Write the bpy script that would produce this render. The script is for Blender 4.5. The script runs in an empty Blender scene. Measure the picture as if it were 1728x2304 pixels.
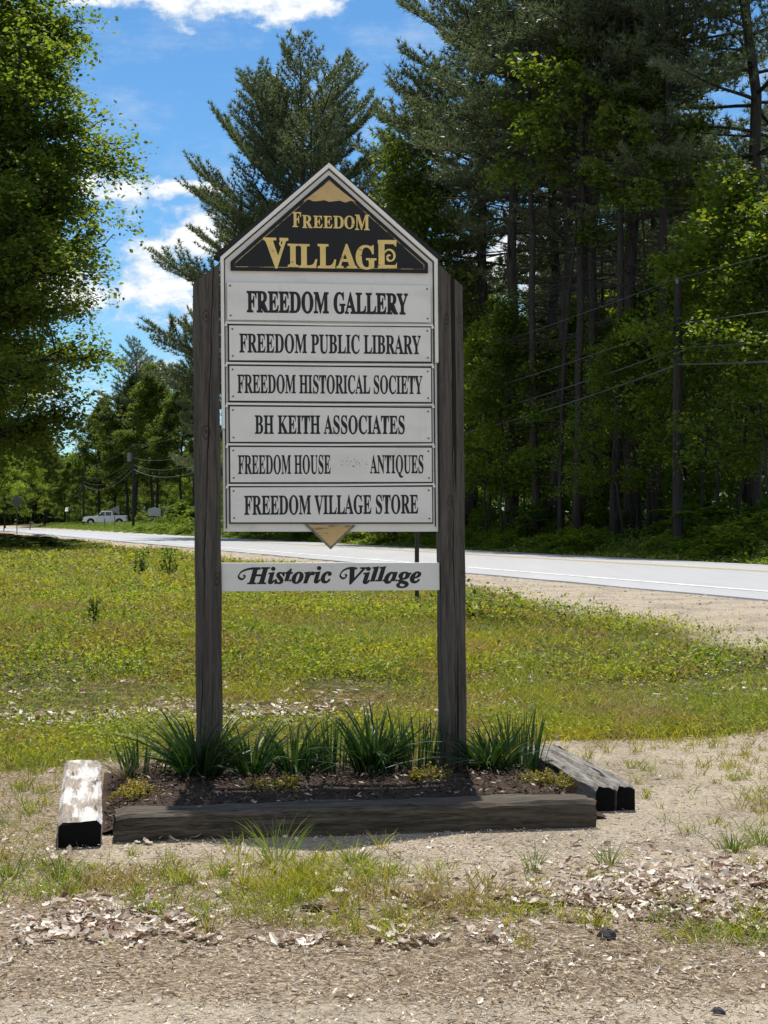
import bpy, math, random
import numpy as np
from mathutils import Vector
rad = math.radians
S = bpy.context.scene
COL = S.collection

# ------------------------------------------------------------------ camera, sky, sun, exposure
F_PX, CAM_H, V_H, U_C = 3400.0, 1.5, 1175.0, 864.0
cd = bpy.data.cameras.new("camera")
cam = bpy.data.objects.new("camera", cd); COL.objects.link(cam)
cd.sensor_fit = 'HORIZONTAL'; cd.sensor_width = 36.0; cd.lens = F_PX / 1728 * 36
cam.location = (0, 0, CAM_H); cam.rotation_euler = (rad(90) + math.atan((V_H - 1152) / F_PX), 0, 0)
cd.clip_start = .1; cd.clip_end = 3000
S.camera = cam
S.view_settings.view_transform = 'Standard'; S.view_settings.look = 'None'
S.view_settings.gamma = 1; S.view_settings.exposure = 0.45
S.cycles.max_bounces = 6; S.cycles.diffuse_bounces = 3; S.cycles.glossy_bounces = 2
S.cycles.transmission_bounces = 4; S.cycles.transparent_max_bounces = 4
S.cycles.use_denoising = True

SUN_EL, SUN_AZ = 65.0, -1.5          # degrees; azimuth measured from +Y towards +X
sd = bpy.data.lights.new("sun", 'SUN'); sun = bpy.data.objects.new("sun", sd); COL.objects.link(sun)
sd.energy = 4.6; sd.angle = rad(.53); sd.color = (1.0, .95, .87)
sdir = Vector((math.sin(rad(SUN_AZ)) * math.cos(rad(SUN_EL)), math.cos(rad(SUN_AZ)) * math.cos(rad(SUN_EL)), math.sin(rad(SUN_EL))))
sun.rotation_euler = sdir.to_track_quat('Z', 'Y').to_euler(); sun.location = (0, 20, 60)

W = bpy.data.worlds.new("World"); S.world = W; W.use_nodes = True
wt = W.node_tree; wn = wt.nodes; wl = wt.links

class NT:
    """small node helper"""
    def __init__(s, tree): s.t = tree; s.n = tree.nodes; s.l = tree.links
    def new(s, typ, **kw):
        n = s.n.new(typ)
        for k, v in kw.items(): setattr(n, k, v)
        return n
    def put(s, sock, v):
        if isinstance(v, bpy.types.NodeSocket): s.l.new(v, sock)
        elif v is not None: sock.default_value = v
    def math(s, op, a, b=None, c=None, clamp=False):
        n = s.new('ShaderNodeMath', operation=op, use_clamp=clamp)
        s.put(n.inputs[0], a); s.put(n.inputs[1], b); s.put(n.inputs[2], c)
        return n.outputs[0]
    def mix(s, f, a, b, mode='MIX'):
        n = s.new('ShaderNodeMix', data_type='RGBA', blend_type=mode, clamp_factor=True)
        s.put(n.inputs[0], f)
        for i, v in ((6, a), (7, b)):
            s.put(n.inputs[i], v if isinstance(v, bpy.types.NodeSocket) or len(v) == 4 else (*v, 1))
        return n.outputs[2]
    def noise(s, vec, scale, detail=4, rough=.55, dim='3D'):
        n = s.new('ShaderNodeTexNoise'); s.put(n.inputs['Vector'], vec); n.inputs['Scale'].default_value = scale
        n.inputs['Detail'].default_value = detail; n.inputs['Roughness'].default_value = rough
        return n.outputs[0]
    def smooth(s, x, a, b, lo=0., hi=1.):
        n = s.new('ShaderNodeMapRange', interpolation_type='SMOOTHSTEP')
        s.put(n.inputs[0], x); s.put(n.inputs[1], a); s.put(n.inputs[2], b); s.put(n.inputs[3], lo); s.put(n.inputs[4], hi)
        return n.outputs[0]
    def vscale(s, vec, sc):
        n = s.new('ShaderNodeVectorMath', operation='MULTIPLY'); s.put(n.inputs[0], vec); n.inputs[1].default_value = sc
        return n.outputs[0]

k = NT(wt); wn.clear()
wout = k.new('ShaderNodeOutputWorld'); bg = k.new('ShaderNodeBackground')
sky = k.new('ShaderNodeTexSky', sky_type='NISHITA', sun_disc=False)
sky.sun_elevation = rad(SUN_EL); sky.sun_rotation = rad(SUN_AZ)
sky.air_density = 1.0; sky.dust_density = .25; sky.ozone_density = 3.5; sky.altitude = 300
hs = k.new('ShaderNodeHueSaturation'); hs.inputs['Saturation'].default_value = 1.10; hs.inputs['Value'].default_value = .94
wl.new(sky.outputs[0], hs.inputs['Color'])
tc = k.new('ShaderNodeTexCoord'); sp = k.new('ShaderNodeSeparateXYZ'); wl.new(tc.outputs['Generated'], sp.inputs[0])
dx, dy, dz = sp.outputs
ymax = k.math('MAXIMUM', dy, .02)
ca = k.math('DIVIDE', dx, ymax); cb = k.math('DIVIDE', dz, ymax)
cv = k.new('ShaderNodeCombineXYZ'); wl.new(ca, cv.inputs[0]); wl.new(cb, cv.inputs[1])
n1 = k.noise(k.vscale(cv.outputs[0], (1, 1.5, 1)), 26, 7, .6)
n2 = k.noise(k.vscale(cv.outputs[0], (1, 1.3, 1)), 70, 4, .6)
nw = k.noise(k.vscale(cv.outputs[0], (1, 2.2, 1)), 11, 6, .68)
# cumulus banks, each given by azimuth/elevation tangent and size
banks = [(-.086, .350, .062, .028, 1.), (-.165, .352, .075, .016, .85), (-.140, .2225, .020, .010, 1.), (-.118, .221, .018, .009, 1.),
         (-.125, .190, .042, .022, 1.), (-.156, .181, .026, .014, 1.), (-.146, .150, .046, .022, 1.), (-.168, .152, .018, .016, .9),
         (-.145, .104, .03, .009, .9), (-.20, .222, .05, .014, .9), (-.21, .15, .05, .02, .9), (-.235, .085, .06, .02, .8),
         (.085, .175, .06, .035, 1.), (.03, .14, .05, .03, .9), (.17, .25, .07, .03, .8), (-.06, .11, .06, .02, .8)]
dens = None
for a, b, ra, rb, amp in banks:
    x = k.math('MULTIPLY', k.math('SUBTRACT', ca, a), 1 / ra); y = k.math('MULTIPLY', k.math('SUBTRACT', cb, b), 1 / rb)
    # flat-based puffs: the lower half falls off faster
    r = k.math('SQRT', k.math('ADD', k.math('MULTIPLY', x, x), k.math('MULTIPLY', y, y)))
    d = k.math('MULTIPLY', k.math('SUBTRACT', 1.15, r), amp)
    dens = d if dens is None else k.math('MAXIMUM', dens, d)
dens = k.math('MAXIMUM', dens, -.6)
den = k.math('ADD', dens, k.math('MULTIPLY', k.math('SUBTRACT', n1, .5), 2.9))
den = k.math('ADD', den, k.math('MULTIPLY', k.math('SUBTRACT', n2, .5), .7))
cum = k.smooth(den, .16, .80)
wisp = k.math('MULTIPLY', k.smooth(nw, .44, .80), .36)
wisp = k.math('MULTIPLY', wisp, k.smooth(dz, -.05, .06))
core = k.smooth(k.math('ADD', den, k.math('MULTIPLY', n2, 1.2)), .9, 2.1)
ccol = k.mix(core, (5.9, 6.4, 6.9), (9.3, 9.3, 9.2))
ctot = k.math('MAXIMUM', k.math('MULTIPLY', cum, k.smooth(dy, .02, .2)), wisp)
skyc = k.mix(1.0, hs.outputs[0], (.66, .91, 1.0), 'MULTIPLY')
nb_ = k.noise(tc.outputs['Generated'], 3.2, 6, .6)
back = k.math('MULTIPLY', k.smooth(nb_, .40, .56), k.math('MAXIMUM', k.smooth(dy, .10, -.25), k.math('MULTIPLY', k.smooth(dz, .55, .75), .5)))  # unseen clouds behind and overhead, added to brighten shaded fronts
back = k.math('MULTIPLY', back, k.smooth(dz, -.02, .05))
ctot = k.math('MAXIMUM', ctot, back)
wl.new(k.mix(ctot, skyc, ccol), bg.inputs[0]); bg.inputs[1].default_value = .1
wl.new(bg.outputs[0], wout.inputs[0])

# ------------------------------------------------------------------ helpers
rng = np.random.default_rng(7)
random.seed(7)

def sstep(a, b, x):
    t = np.clip((np.asarray(x, float) - a) / (b - a), 0, 1); return t * t * (3 - 2 * t)

# the road's own frame: T is the distance across it, S along it
RO = np.array([4.88, 19.2]); RD = np.array([-.2990, .9542]); RN = np.array([.9542, .2990])
def road_t(x, y): return (np.asarray(x) - RO[0]) * RN[0] + (np.asarray(y) - RO[1]) * RN[1]
def road_xy(s, t): return RO[0] + RD[0] * s + RN[0] * t, RO[1] + RD[1] * s + RN[1] * t
ROAD_W = 8.5

def hnoise(x, y, f, seed=0):
    """cheap smooth value noise from summed sines"""
    r = np.random.default_rng(seed); o = 0
    for i in range(6):
        a = r.uniform(0, 2 * np.pi); p = r.uniform(0, 6.28); g = f * r.uniform(.6, 1.8)
        o = o + np.sin((np.cos(a) * x + np.sin(a) * y) * g + p)
    return o / 6

def ground_z(x, y):
    x = np.asarray(x, float); y = np.asarray(y, float); t = road_t(x, y)
    near = np.maximum(sstep(10.3, 18.6, y), sstep(-6, -.6, t))
    z = .5 * near
    z = z - .07 * sstep(-.05, .15, t) * (1 - sstep(ROAD_W - .1, ROAD_W + .3, t))
    z = z + .55 * sstep(ROAD_W + .5, ROAD_W + 5, t) + .03 * np.clip(t - 14, 0, 60)
    lawn = (1 - sstep(-4, -2, t)) * sstep(8.6, 11, y)
    z = z + .035 * hnoise(x, y, 1.1, 3) * lawn + .012 * hnoise(x, y, 3.3, 5) * (1 - sstep(-2.5, -.5, t))
    return z

def at(u, Y): return (u - U_C) / F_PX * Y          # world X of a photo column at depth Y

def tag(o, label=None, cat=None, group=None, kind=None):
    if label: o["label"] = label
    if cat: o["category"] = cat
    if group: o["group"] = group
    if kind: o["kind"] = kind
    return o

def empty(name, loc=(0, 0, 0), rz=0., label=None, cat=None, group=None):
    o = bpy.data.objects.new(name, None); COL.objects.link(o); o.empty_display_size = .2
    o.location = loc; o.rotation_euler = (0, 0, rz)
    return tag(o, label, cat, group)

def dup(root, loc=None, rz=None, scale=None, label=None, group=None, parent=None):
    c = root.copy(); COL.objects.link(c)
    if parent is not None: c.parent = parent
    if loc is not None: c.location = loc
    if rz is not None: c.rotation_euler = (root.rotation_euler[0], root.rotation_euler[1], rz)
    if scale is not None: c.scale = scale if hasattr(scale, '__len__') else (scale,) * 3
    if label: c["label"] = label
    if group: c["group"] = group
    for ch in list(root.children): dup(ch, parent=c)
    return c

class MB:
    """collects quads and triangles in numpy arrays and links them as ONE mesh object"""
    def __init__(s): s.v = []; s.q = []; s.t = []; s.n = 0; s.polys = []
    def add(s, v, q=None, t=None):
        v = np.asarray(v, np.float32).reshape(-1, 3)
        if q is not None and len(q): s.q.append(np.asarray(q, np.int32).reshape(-1, 4) + s.n)
        if t is not None and len(t): s.t.append(np.asarray(t, np.int32).reshape(-1, 3) + s.n)
        s.v.append(v); s.n += len(v)
    def poly(s, v, faces):
        for f in faces: s.polys.append([i + s.n for i in f])
        s.v.append(np.asarray(v, np.float32).reshape(-1, 3)); s.n += len(v)
    def box(s, x0, x1, y0, y1, z0, z1):
        v = [(x, y, z) for x in (x0, x1) for y in (y0, y1) for z in (z0, z1)]
        s.add(v, q=[(0, 1, 3, 2), (4, 6, 7, 5), (0, 4, 5, 1), (2, 3, 7, 6), (0, 2, 6, 4), (1, 5, 7, 3)])
    def prism(s, pts, y0, y1):
        """outline in x,z extruded along y"""
        n = len(pts); a = sum(pts[i][0] * pts[(i + 1) % n][1] - pts[(i + 1) % n][0] * pts[i][1] for i in range(n))
        if a < 0: pts = pts[::-1]
        v = [(x, y0, z) for x, z in pts] + [(x, y1, z) for x, z in pts]
        s.poly(v, [list(range(n)), list(range(2 * n - 1, n - 1, -1))] + [[i, n + i, n + (i + 1) % n, (i + 1) % n] for i in range(n)])
    def tube(s, path, radii, sides=8, cap=True):
        P = np.asarray(path, float); R = np.broadcast_to(np.asarray(radii, float), (len(P),))
        T = np.gradient(P, axis=0); T /= np.linalg.norm(T, axis=1)[:, None] + 1e-9
        ref = np.array([0, 0, 1.]) if abs(T[:, 2]).mean() < .8 else np.array([1., 0, 0])
        A = np.cross(T, ref); A /= np.linalg.norm(A, axis=1)[:, None] + 1e-9; B = np.cross(T, A)
        th = np.arange(sides) * 2 * np.pi / sides
        V = P[:, None] + R[:, None, None] * (np.cos(th)[None, :, None] * A[:, None] + np.sin(th)[None, :, None] * B[:, None])
        n = len(P); i = np.arange(n - 1)[:, None] * sides; j = np.arange(sides)[None]
        q = np.stack([i + j, i + sides + j, i + sides + (j + 1) % sides, i + (j + 1) % sides], -1).reshape(-1, 4)
        base = s.n; s.add(V.reshape(-1, 3), q=q)
        if cap:
            s.polys.append([base + m for m in range(sides)])
            s.polys.append([base + (n - 1) * sides + m for m in range(sides)][::-1])
    def cyl(s, c, axis, r, h, sides=16):
        c = np.array(c, float); ax = np.array(axis, float); ax /= np.linalg.norm(ax)
        s.tube([c - ax * h / 2, c + ax * h / 2], [r, r], sides)
    def build(s, name, mat, parent=None, smooth=False, bevel=0., loc=None):
        me = bpy.data.meshes.new(name)
        V = np.concatenate(s.v) if s.v else np.zeros((0, 3), np.float32)
        Q = np.concatenate(s.q) if s.q else np.zeros((0, 4), np.int32)
        T = np.concatenate(s.t) if s.t else np.zeros((0, 3), np.int32)
        pl = np.array([i for p in s.polys for i in p], np.int32); pc = np.array([len(p) for p in s.polys], np.int32)
        loops = np.concatenate([Q.ravel(), T.ravel(), pl]).astype(np.int32)
        cnt = np.concatenate([np.full(len(Q), 4), np.full(len(T), 3), pc]).astype(np.int32)
        me.vertices.add(len(V)); me.vertices.foreach_set('co', V.ravel())
        me.loops.add(len(loops)); me.loops.foreach_set('vertex_index', loops)
        me.polygons.add(len(cnt)); me.polygons.foreach_set('loop_start', np.concatenate([[0], np.cumsum(cnt)[:-1]]).astype(np.int32) if len(cnt) else [])
        me.polygons.foreach_set('use_smooth', np.full(len(cnt), bool(smooth)))
        me.update(calc_edges=True); me.validate()
        me.materials.append(mat)
        o = bpy.data.objects.new(name, me); COL.objects.link(o)
        if parent is not None: o.parent = parent
        if loc is not None: o.location = loc
        if bevel:
            b = o.modifiers.new('bevel', 'BEVEL'); b.width = bevel; b.segments = 2; b.limit_method = 'ANGLE'; b.angle_limit = rad(40)
        return o

# ------------------------------------------------------------------ materials
def newmat(name):
    m = bpy.data.materials.new(name); m.use_nodes = True; m.node_tree.nodes.clear()
    k = NT(m.node_tree); out = k.new('ShaderNodeOutputMaterial'); p = k.new('ShaderNodeBsdfPrincipled')
    k.l.new(p.outputs[0], out.inputs[0]); return m, k, p, out

def plain(name, c, rough=.6, var=.25, scale=8, bump=0., spec=.3, metal=0.):
    m, k, p, o = newmat(name); tcn = k.new('ShaderNodeTexCoord')
    n = k.noise(tcn.outputs['Object'], scale, 5, .6)
    k.put(p.inputs['Base Color'], k.mix(n, tuple(v * (1 - var) for v in c), tuple(min(1, v * (1 + var)) for v in c)))
    p.inputs['Roughness'].default_value = rough; p.inputs['Specular IOR Level'].default_value = spec; p.inputs['Metallic'].default_value = metal
    if bump:
        b = k.new('ShaderNodeBump'); b.inputs['Strength'].default_value = bump; b.inputs['Distance'].default_value = .01
        k.put(b.inputs['Height'], n); k.l.new(b.outputs[0], p.inputs['Normal'])
    return m

def leafmat(name, c1, c2, tr=.4, trc=None, rough=.5, spec=.25, accent=None, amt=.05, patch=None):
    """leaf or blade: front and back scatter, and light that passes through"""
    m, k, p, out = newmat(name)
    g = k.new('ShaderNodeNewGeometry'); oi = k.new('ShaderNodeObjectInfo')
    rnd = g.outputs['Random Per Island']
    c = k.mix(rnd, c1, c2)
    if accent: c = k.mix(k.smooth(k.math('FRACT', k.math('MULTIPLY', rnd, 17.3)), 1 - amt, 1 - amt + .01), c, accent)
    if patch:
        oc = k.new('ShaderNodeTexCoord').outputs['Object']
        c = k.mix(k.math('MULTIPLY', k.smooth(k.noise(oc, .55, 5, .65), .42, .62), .8), c, k.mix(rnd, patch[0], patch[1]))
        c = k.mix(k.math('MULTIPLY', k.smooth(k.noise(oc, 1.3, 6, .72), .49, .60), .85), c, k.mix(rnd, patch[2], patch[3]))
    br = k.math('ADD', .84, k.math('MULTIPLY', oi.outputs['Random'], .32))
    cx = k.new('ShaderNodeCombineXYZ')
    for i in range(3): k.l.new(br, cx.inputs[i])
    c = k.mix(1., c, cx.outputs[0], 'MULTIPLY')
    k.put(p.inputs['Base Color'], c); p.inputs['Roughness'].default_value = rough; p.inputs['Specular IOR Level'].default_value = spec
    t = k.new('ShaderNodeBsdfTranslucent'); k.put(t.inputs[0], k.mix(1., c, trc or (1.5, 1.45, .7), 'MULTIPLY'))
    mx = k.new('ShaderNodeMixShader'); mx.inputs[0].default_value = tr
    k.l.new(p.outputs[0], mx.inputs[1]); k.l.new(t.outputs[0], mx.inputs[2]); k.l.new(mx.outputs[0], out.inputs[0])
    return m

def woodmat(name, dark, light, grain=(14, 14, .9), crack=.6, rough=.85, bump=.5, coord='Object', pale=None, knots=True):
    m, k, p, o = newmat(name); tcn = k.new('ShaderNodeTexCoord'); oc = tcn.outputs[coord]
    g1 = k.noise(k.vscale(oc, grain), 3.0, 8, .65); g2 = k.noise(k.vscale(oc, tuple(v * 4 for v in grain)), 3.5, 4, .6)
    big = k.noise(oc, 1.4, 3, .5)
    f = k.math('ADD', k.math('MULTIPLY', g1, .6), k.math('MULTIPLY', g2, .4))
    c = k.mix(k.smooth(f, .34, .66), dark, light)
    c = k.mix(k.math('MULTIPLY', k.smooth(big, .4, .7), .35), c, tuple(v * .55 for v in light))
    cr = k.smooth(k.noise(k.vscale(oc, (grain[0] * .8, grain[1] * .8, grain[2] * .35)), 2.2, 2, .4), .63, .67)
    c = k.mix(k.math('MULTIPLY', cr, crack), c, tuple(v * .25 for v in dark))
    if knots:
        vo = k.new('ShaderNodeTexVoronoi'); k.put(vo.inputs['Vector'], k.vscale(oc, (7, 7, 2.6))); vo.inputs['Scale'].default_value = 1.0
        kn = k.smooth(vo.outputs['Distance'], .10, .16, 1., 0.)
        c = k.mix(k.math('MULTIPLY', kn, .75), c, tuple(v * .3 for v in dark))
    if pale: c = k.mix(k.smooth(k.noise(k.vscale(oc, pale[1]), 3, 5, .6), pale[2], pale[2] + .11), c, k.mix(g2, tuple(v * .62 for v in pale[0]), tuple(min(1, v * 1.15) for v in pale[0])))
    k.put(p.inputs['Base Color'], c); p.inputs['Roughness'].default_value = rough; p.inputs['Specular IOR Level'].default_value = .2
    b = k.new('ShaderNodeBump'); b.inputs['Strength'].default_value = bump; b.inputs['Distance'].default_value = .006
    k.put(b.inputs['Height'], k.math('SUBTRACT', f, cr)); k.l.new(b.outputs[0], p.inputs['Normal'])
    return m

def postmat(name, crack_x, knots, dark, light):
    m = woodmat(name, dark, light, (15, 15, .7), .9, bump=.8, knots=False); k = NT(m.node_tree); p = [n for n in k.n if n.type == 'BSDF_PRINCIPLED'][0]
    oc = k.new('ShaderNodeTexCoord').outputs['Object']; sp = k.new('ShaderNodeSeparateXYZ'); k.l.new(oc, sp.inputs[0]); x, y, z = sp.outputs
    c = p.inputs['Base Color'].links[0].from_socket
    wob = k.math('MULTIPLY', k.math('SUBTRACT', k.noise(k.vscale(oc, (0, 0, 1)), 2.6, 5, .6), .5), .05)
    wd = k.math('MULTIPLY', k.smooth(k.noise(k.vscale(oc, (0, 0, 1)), 1.7, 2, .5), .36, .6), .0042)
    for cx, slope in crack_x:
        d = k.math('ABSOLUTE', k.math('SUBTRACT', k.math('SUBTRACT', k.math('ADD', x, wob), cx), k.math('MULTIPLY', k.math('SUBTRACT', z, 1.5), slope)))
        f = k.math('LESS_THAN', d, wd); c = k.mix(k.math('MULTIPLY', f, .92), c, (.008, .007, .006))
    for kx, kz, kr in knots:
        dx_ = k.math('SUBTRACT', x, kx); dz_ = k.math('MULTIPLY', k.math('SUBTRACT', z, kz), .55)
        r_ = k.math('ADD', k.math('SQRT', k.math('ADD', k.math('MULTIPLY', dx_, dx_), k.math('MULTIPLY', dz_, dz_))), k.math('MULTIPLY', k.math('SUBTRACT', k.noise(oc, 26, 4), .5), .022))
        ring = k.math('MULTIPLY', k.smooth(r_, kr * .72, kr * .9), k.smooth(r_, kr * 1.0, kr * 1.25, 1., 0.))
        c = k.mix(k.math('MULTIPLY', ring, .6), c, (.012, .010, .009)); c = k.mix(k.math('MULTIPLY', k.smooth(r_, kr * .2, kr * .5, 1., 0.), .7), c, (.02, .016, .013))
    k.put(p.inputs['Base Color'], c); return m

def paintmat(name, c, dirt, amt=.5, rough=.5, sc=3.):
    """painted board with dirt runs and specks"""
    m, k, p, o = newmat(name); oc = k.new('ShaderNodeTexCoord').outputs['Object']
    a = k.smooth(k.noise(k.vscale(oc, (1, 1, 2.2)), sc, 7, .65), .45, .78)
    s2 = k.smooth(k.noise(k.vscale(oc, (9, 9, 1.2)), 2.2, 4, .6), .56, .74)
    sp_ = k.smooth(k.noise(oc, 60, 2, .5), .70, .76)
    f = k.math('ADD', k.math('MULTIPLY', a, .55), k.math('ADD', k.math('MULTIPLY', s2, .3), k.math('MULTIPLY', sp_, .35)), clamp=True)
    k.put(p.inputs['Base Color'], k.mix(k.math('MULTIPLY', f, amt), c, dirt)); p.inputs['Roughness'].default_value = rough
    p.inputs['Specular IOR Level'].default_value = .35
    b = k.new('ShaderNodeBump'); b.inputs['Strength'].default_value = .12; b.inputs['Distance'].default_value = .002
    k.put(b.inputs['Height'], k.noise(k.vscale(oc, (1, 1, 6)), 14, 4, .6)); k.l.new(b.outputs[0], p.inputs['Normal'])
    return m

def flakemat(name, c, under, thr=.6, scale=(3, 3, 26), rough=.6):
    """old paint flaking along the grain"""
    m, k, p, o = newmat(name); oc = k.new('ShaderNodeTexCoord').outputs['Object']
    f = k.smooth(k.noise(k.vscale(oc, scale), 2.2, 6, .65), thr, thr + .05)
    v = k.noise(oc, 9, 4, .6)
    k.put(p.inputs['Base Color'], k.mix(f, k.mix(v, tuple(x * .7 for x in c), tuple(x * 1.3 for x in c)), under)); p.inputs['Roughness'].default_value = rough
    p.inputs['Specular IOR Level'].default_value = .3
    b = k.new('ShaderNodeBump'); b.inputs['Strength'].default_value = .3; b.inputs['Distance'].default_value = .002
    k.put(b.inputs['Height'], k.math('MULTIPLY', f, -1.)); k.l.new(b.outputs[0], p.inputs['Normal'])
    return m

M = dict(
    post=woodmat('weathered post wood', (.075, .068, .060), (.185, .165, .142), (15, 15, .7), .95, bump=.8),
    tie=woodmat('bleached railroad tie', (.15, .115, .085), (.36, .31, .26), (1.2, 14, 14), .8, pale=((.56, .54, .51), (.7, 5, 5), .45), knots=False, bump=.4),
    tie_grey=woodmat('grey split tie', (.05, .045, .038), (.29, .265, .23), (.9, 16, 16), 1., knots=False, bump=.7),
    tie_old=woodmat('old mossy tie', (.014, .011, .008), (.125, .102, .076), (1.0, 13, 13), .0, knots=False, bump=.9),
    creosote=plain('creosoted end grain', (.007, .0065, .006), .9, .4, 30, .4, .1),
    white=paintmat('white sign panel', (.72, .70, .67), (.42, .40, .36), .6, .42),
    board=paintmat('white painted backboard', (.72, .70, .67), (.34, .32, .29), .75, .55, 2.2),
    trim=paintmat('white trim', (.78, .755, .72), (.47, .45, .42), .45, .5),
    black=plain('black sign paint', (.010, .010, .012), .55, .3, 20, 0, .3),
    ink=plain('black vinyl lettering', (.012, .012, .014), .45, .2, 20, 0, .3),
    blackflake=flakemat('flaking black paint', (.011, .011, .013), (.10, .09, .075), .70),
    gold=flakemat('worn gold paint', (.74, .55, .20), (.16, .12, .07), .61, (8, 8, 20)),
    goldplain=flakemat('gold leaf panel', (.56, .39, .17), (.26, .18, .09), .58, (3, 3, 14)),
    golddull=flakemat('dull gold line', (.36, .27, .12), (.08, .06, .04), .52, (6, 6, 14)),
    shingle=plain('dark asphalt shingle', (.035, .032, .030), .9, .5, 40, .5, .1),
    screw=plain('rusty screw', (.10, .09, .085), .5, .4, 60, 0, .5, .4),
    bark=woodmat('pine bark', (.020, .017, .015), (.070, .061, .054), (5, 5, .8), .9, knots=False, bump=1.0),
    bark2=woodmat('maple bark', (.014, .012, .010), (.048, .042, .036), (6, 6, 1.0), .8, knots=False, bump=1.0),
    pole=woodmat('utility pole wood', (.016, .014, .012), (.048, .043, .038), (9, 9, .5), .7, knots=False),
    maple=leafmat('maple leaf', (.050, .092, .018), (.158, .205, .038), .58, (1.6, 1.6, .6), accent=(.15, .17, .03), amt=.12),
    maple2=leafmat('spring maple leaf', (.050, .092, .015), (.115, .165, .026), .50, (1.9, 1.8, .5), accent=(.17, .19, .035), amt=.15),
    maple3=leafmat('young maple leaf', (.065, .118, .016), (.190, .245, .034), .62, (1.8, 1.75, .5), accent=(.17, .20, .035), amt=.12),
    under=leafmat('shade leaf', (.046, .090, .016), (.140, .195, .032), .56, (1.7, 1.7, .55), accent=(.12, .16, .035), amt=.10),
    needle=leafmat('white pine needles', (.074, .098, .050), (.175, .195, .100), .36, (1.2, 1.3, .8), .45, .3),
    needle2=leafmat('dark pine needles', (.062, .086, .044), (.150, .170, .088), .34, (1.2, 1.3, .8), .45, .3),
    grass=leafmat('lawn grass', (.048, .100, .010), (.330, .400, .045), .45, (1.35, 1.25, .5), accent=(.40, .32, .16), amt=.18, patch=((.12, .13, .012), (.48, .44, .05), (.15, .12, .05), (.40, .31, .16))),
    weed=leafmat('lawn weed leaf', (.036, .085, .010), (.320, .410, .040), .45, (1.3, 1.25, .5), accent=(.46, .44, .08), amt=.15, patch=((.08, .13, .012), (.50, .52, .05), (.16, .10, .04), (.34, .25, .08))),
    tuft=leafmat('wild grass blade', (.09, .15, .025), (.20, .25, .05), .45, accent=(.36, .30, .15), amt=.12),
    lily=leafmat('daylily blade', (.014, .040, .012), (.045, .085, .024), .30, (1.5, 1.6, .6), .45, .3, accent=(.16, .13, .06), amt=.05),
    daff=leafmat('daffodil blade', (.020, .048, .018), (.050, .088, .032), .30, (1.5, 1.6, .6), .45, .3, accent=(.20, .16, .06), amt=.05),
    sedum=leafmat('yellow green sedum', (.16, .17, .022), (.34, .31, .04), .35, (1.3, 1.2, .5), accent=(.28, .13, .05), amt=.2),
    litter=leafmat('dead leaf', (.27, .20, .145), (.76, .69, .60), .18, (1.2, 1., .8), .5, .4, accent=(.17, .085, .05), amt=.16),
    straw=leafmat('dry straw', (.28, .22, .14), (.60, .52, .38), .2, (1.2, 1., .8), .7, .2, accent=(.12, .09, .06), amt=.15),
    chip=leafmat('mulch chip', (.020, .015, .011), (.080, .060, .044), .0, None, .9, .1, accent=(.34, .28, .22), amt=.10),
    pebble=leafmat('pebbles', (.20, .185, .17), (.55, .52, .48), .0, None, .8, .2, accent=(.06, .06, .065), amt=.12),
    stone=plain('dark stone', (.055, .055, .06), .8, .5, 30, .5, .2),
    cone=plain('pine cone', (.045, .03, .022), .9, .5, 30, .5, .1),
    soil=plain('garden soil', (.050, .034, .025), .95, .6, 22, .8, .1),
    metal=plain('weathered steel', (.06, .055, .05), .6, .4, 15, 0, .5, .5),
    grey=plain('grey sign back', (.18, .19, .19), .5, .2, 5, 0, .4, .3),
    darkgrey=plain('dark sign back', (.07, .07, .07), .6, .2, 5, 0, .3),
    wire=plain('grey cable', (.075, .075, .078), .5, .2, 5, 0, .4),
    carwhite=plain('white car paint', (.84, .85, .86), .25, .03, 3, 0, .6),
    glass=plain('tinted glass', (.012, .014, .016), .08, .1, 3, 0, .7),
    rubber=plain('tyre rubber', (.015, .015, .015), .85, .2, 10, 0, .2),
    alloy=plain('alloy rim', (.45, .45, .46), .35, .1, 5, 0, .5, .7),
    lamp=plain('clear lamp', (.55, .56, .58), .15, .1, 5, 0, .6),
    redlamp=plain('red tail lamp', (.25, .02, .02), .2, .1, 5, 0, .6),
    plaque=paintmat('pale painted plaque', (.42, .43, .42), (.2, .2, .19), .5),
    oldwood=woodmat('grey timber frame', (.12, .12, .115), (.25, .25, .24), (9, 9, 1), .6, knots=False),
)

def roadmat():
    m, k, p, o = newmat('old asphalt'); oc = k.new('ShaderNodeTexCoord').outputs['Object']
    fine = k.noise(oc, 30, 3, .7); big = k.noise(k.vscale(oc, (1, .08, 1)), 2.0, 5, .6); patch = k.noise(k.vscale(oc, (1, .25, 1)), .5, 4, .6)
    c = k.mix(fine, (.26, .26, .265), (.40, .40, .405)); c = k.mix(k.math('MULTIPLY', k.smooth(big, .45, .7), .35), c, (.26, .26, .265))
    c = k.mix(k.math('MULTIPLY', k.smooth(patch, .55, .7), .3), c, (.44, .44, .44))
    cr = k.new('ShaderNodeTexVoronoi', feature='DISTANCE_TO_EDGE'); k.put(cr.inputs['Vector'], k.vscale(oc, (.35, .10, 1))); cr.inputs['Scale'].default_value = 1.
    c = k.mix(k.math('MULTIPLY', k.smooth(cr.outputs['Distance'], .001, .004, 1., 0.), .12), c, (.09, .09, .09))
    k.put(p.inputs['Base Color'], c); p.inputs['Roughness'].default_value = .55; p.inputs['Specular IOR Level'].default_value = .5
    b = k.new('ShaderNodeBump'); b.inputs['Strength'].default_value = .3; b.inputs['Distance'].default_value = .01
    k.put(b.inputs['Height'], fine); k.l.new(b.outputs[0], p.inputs['Normal']); return m
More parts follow.
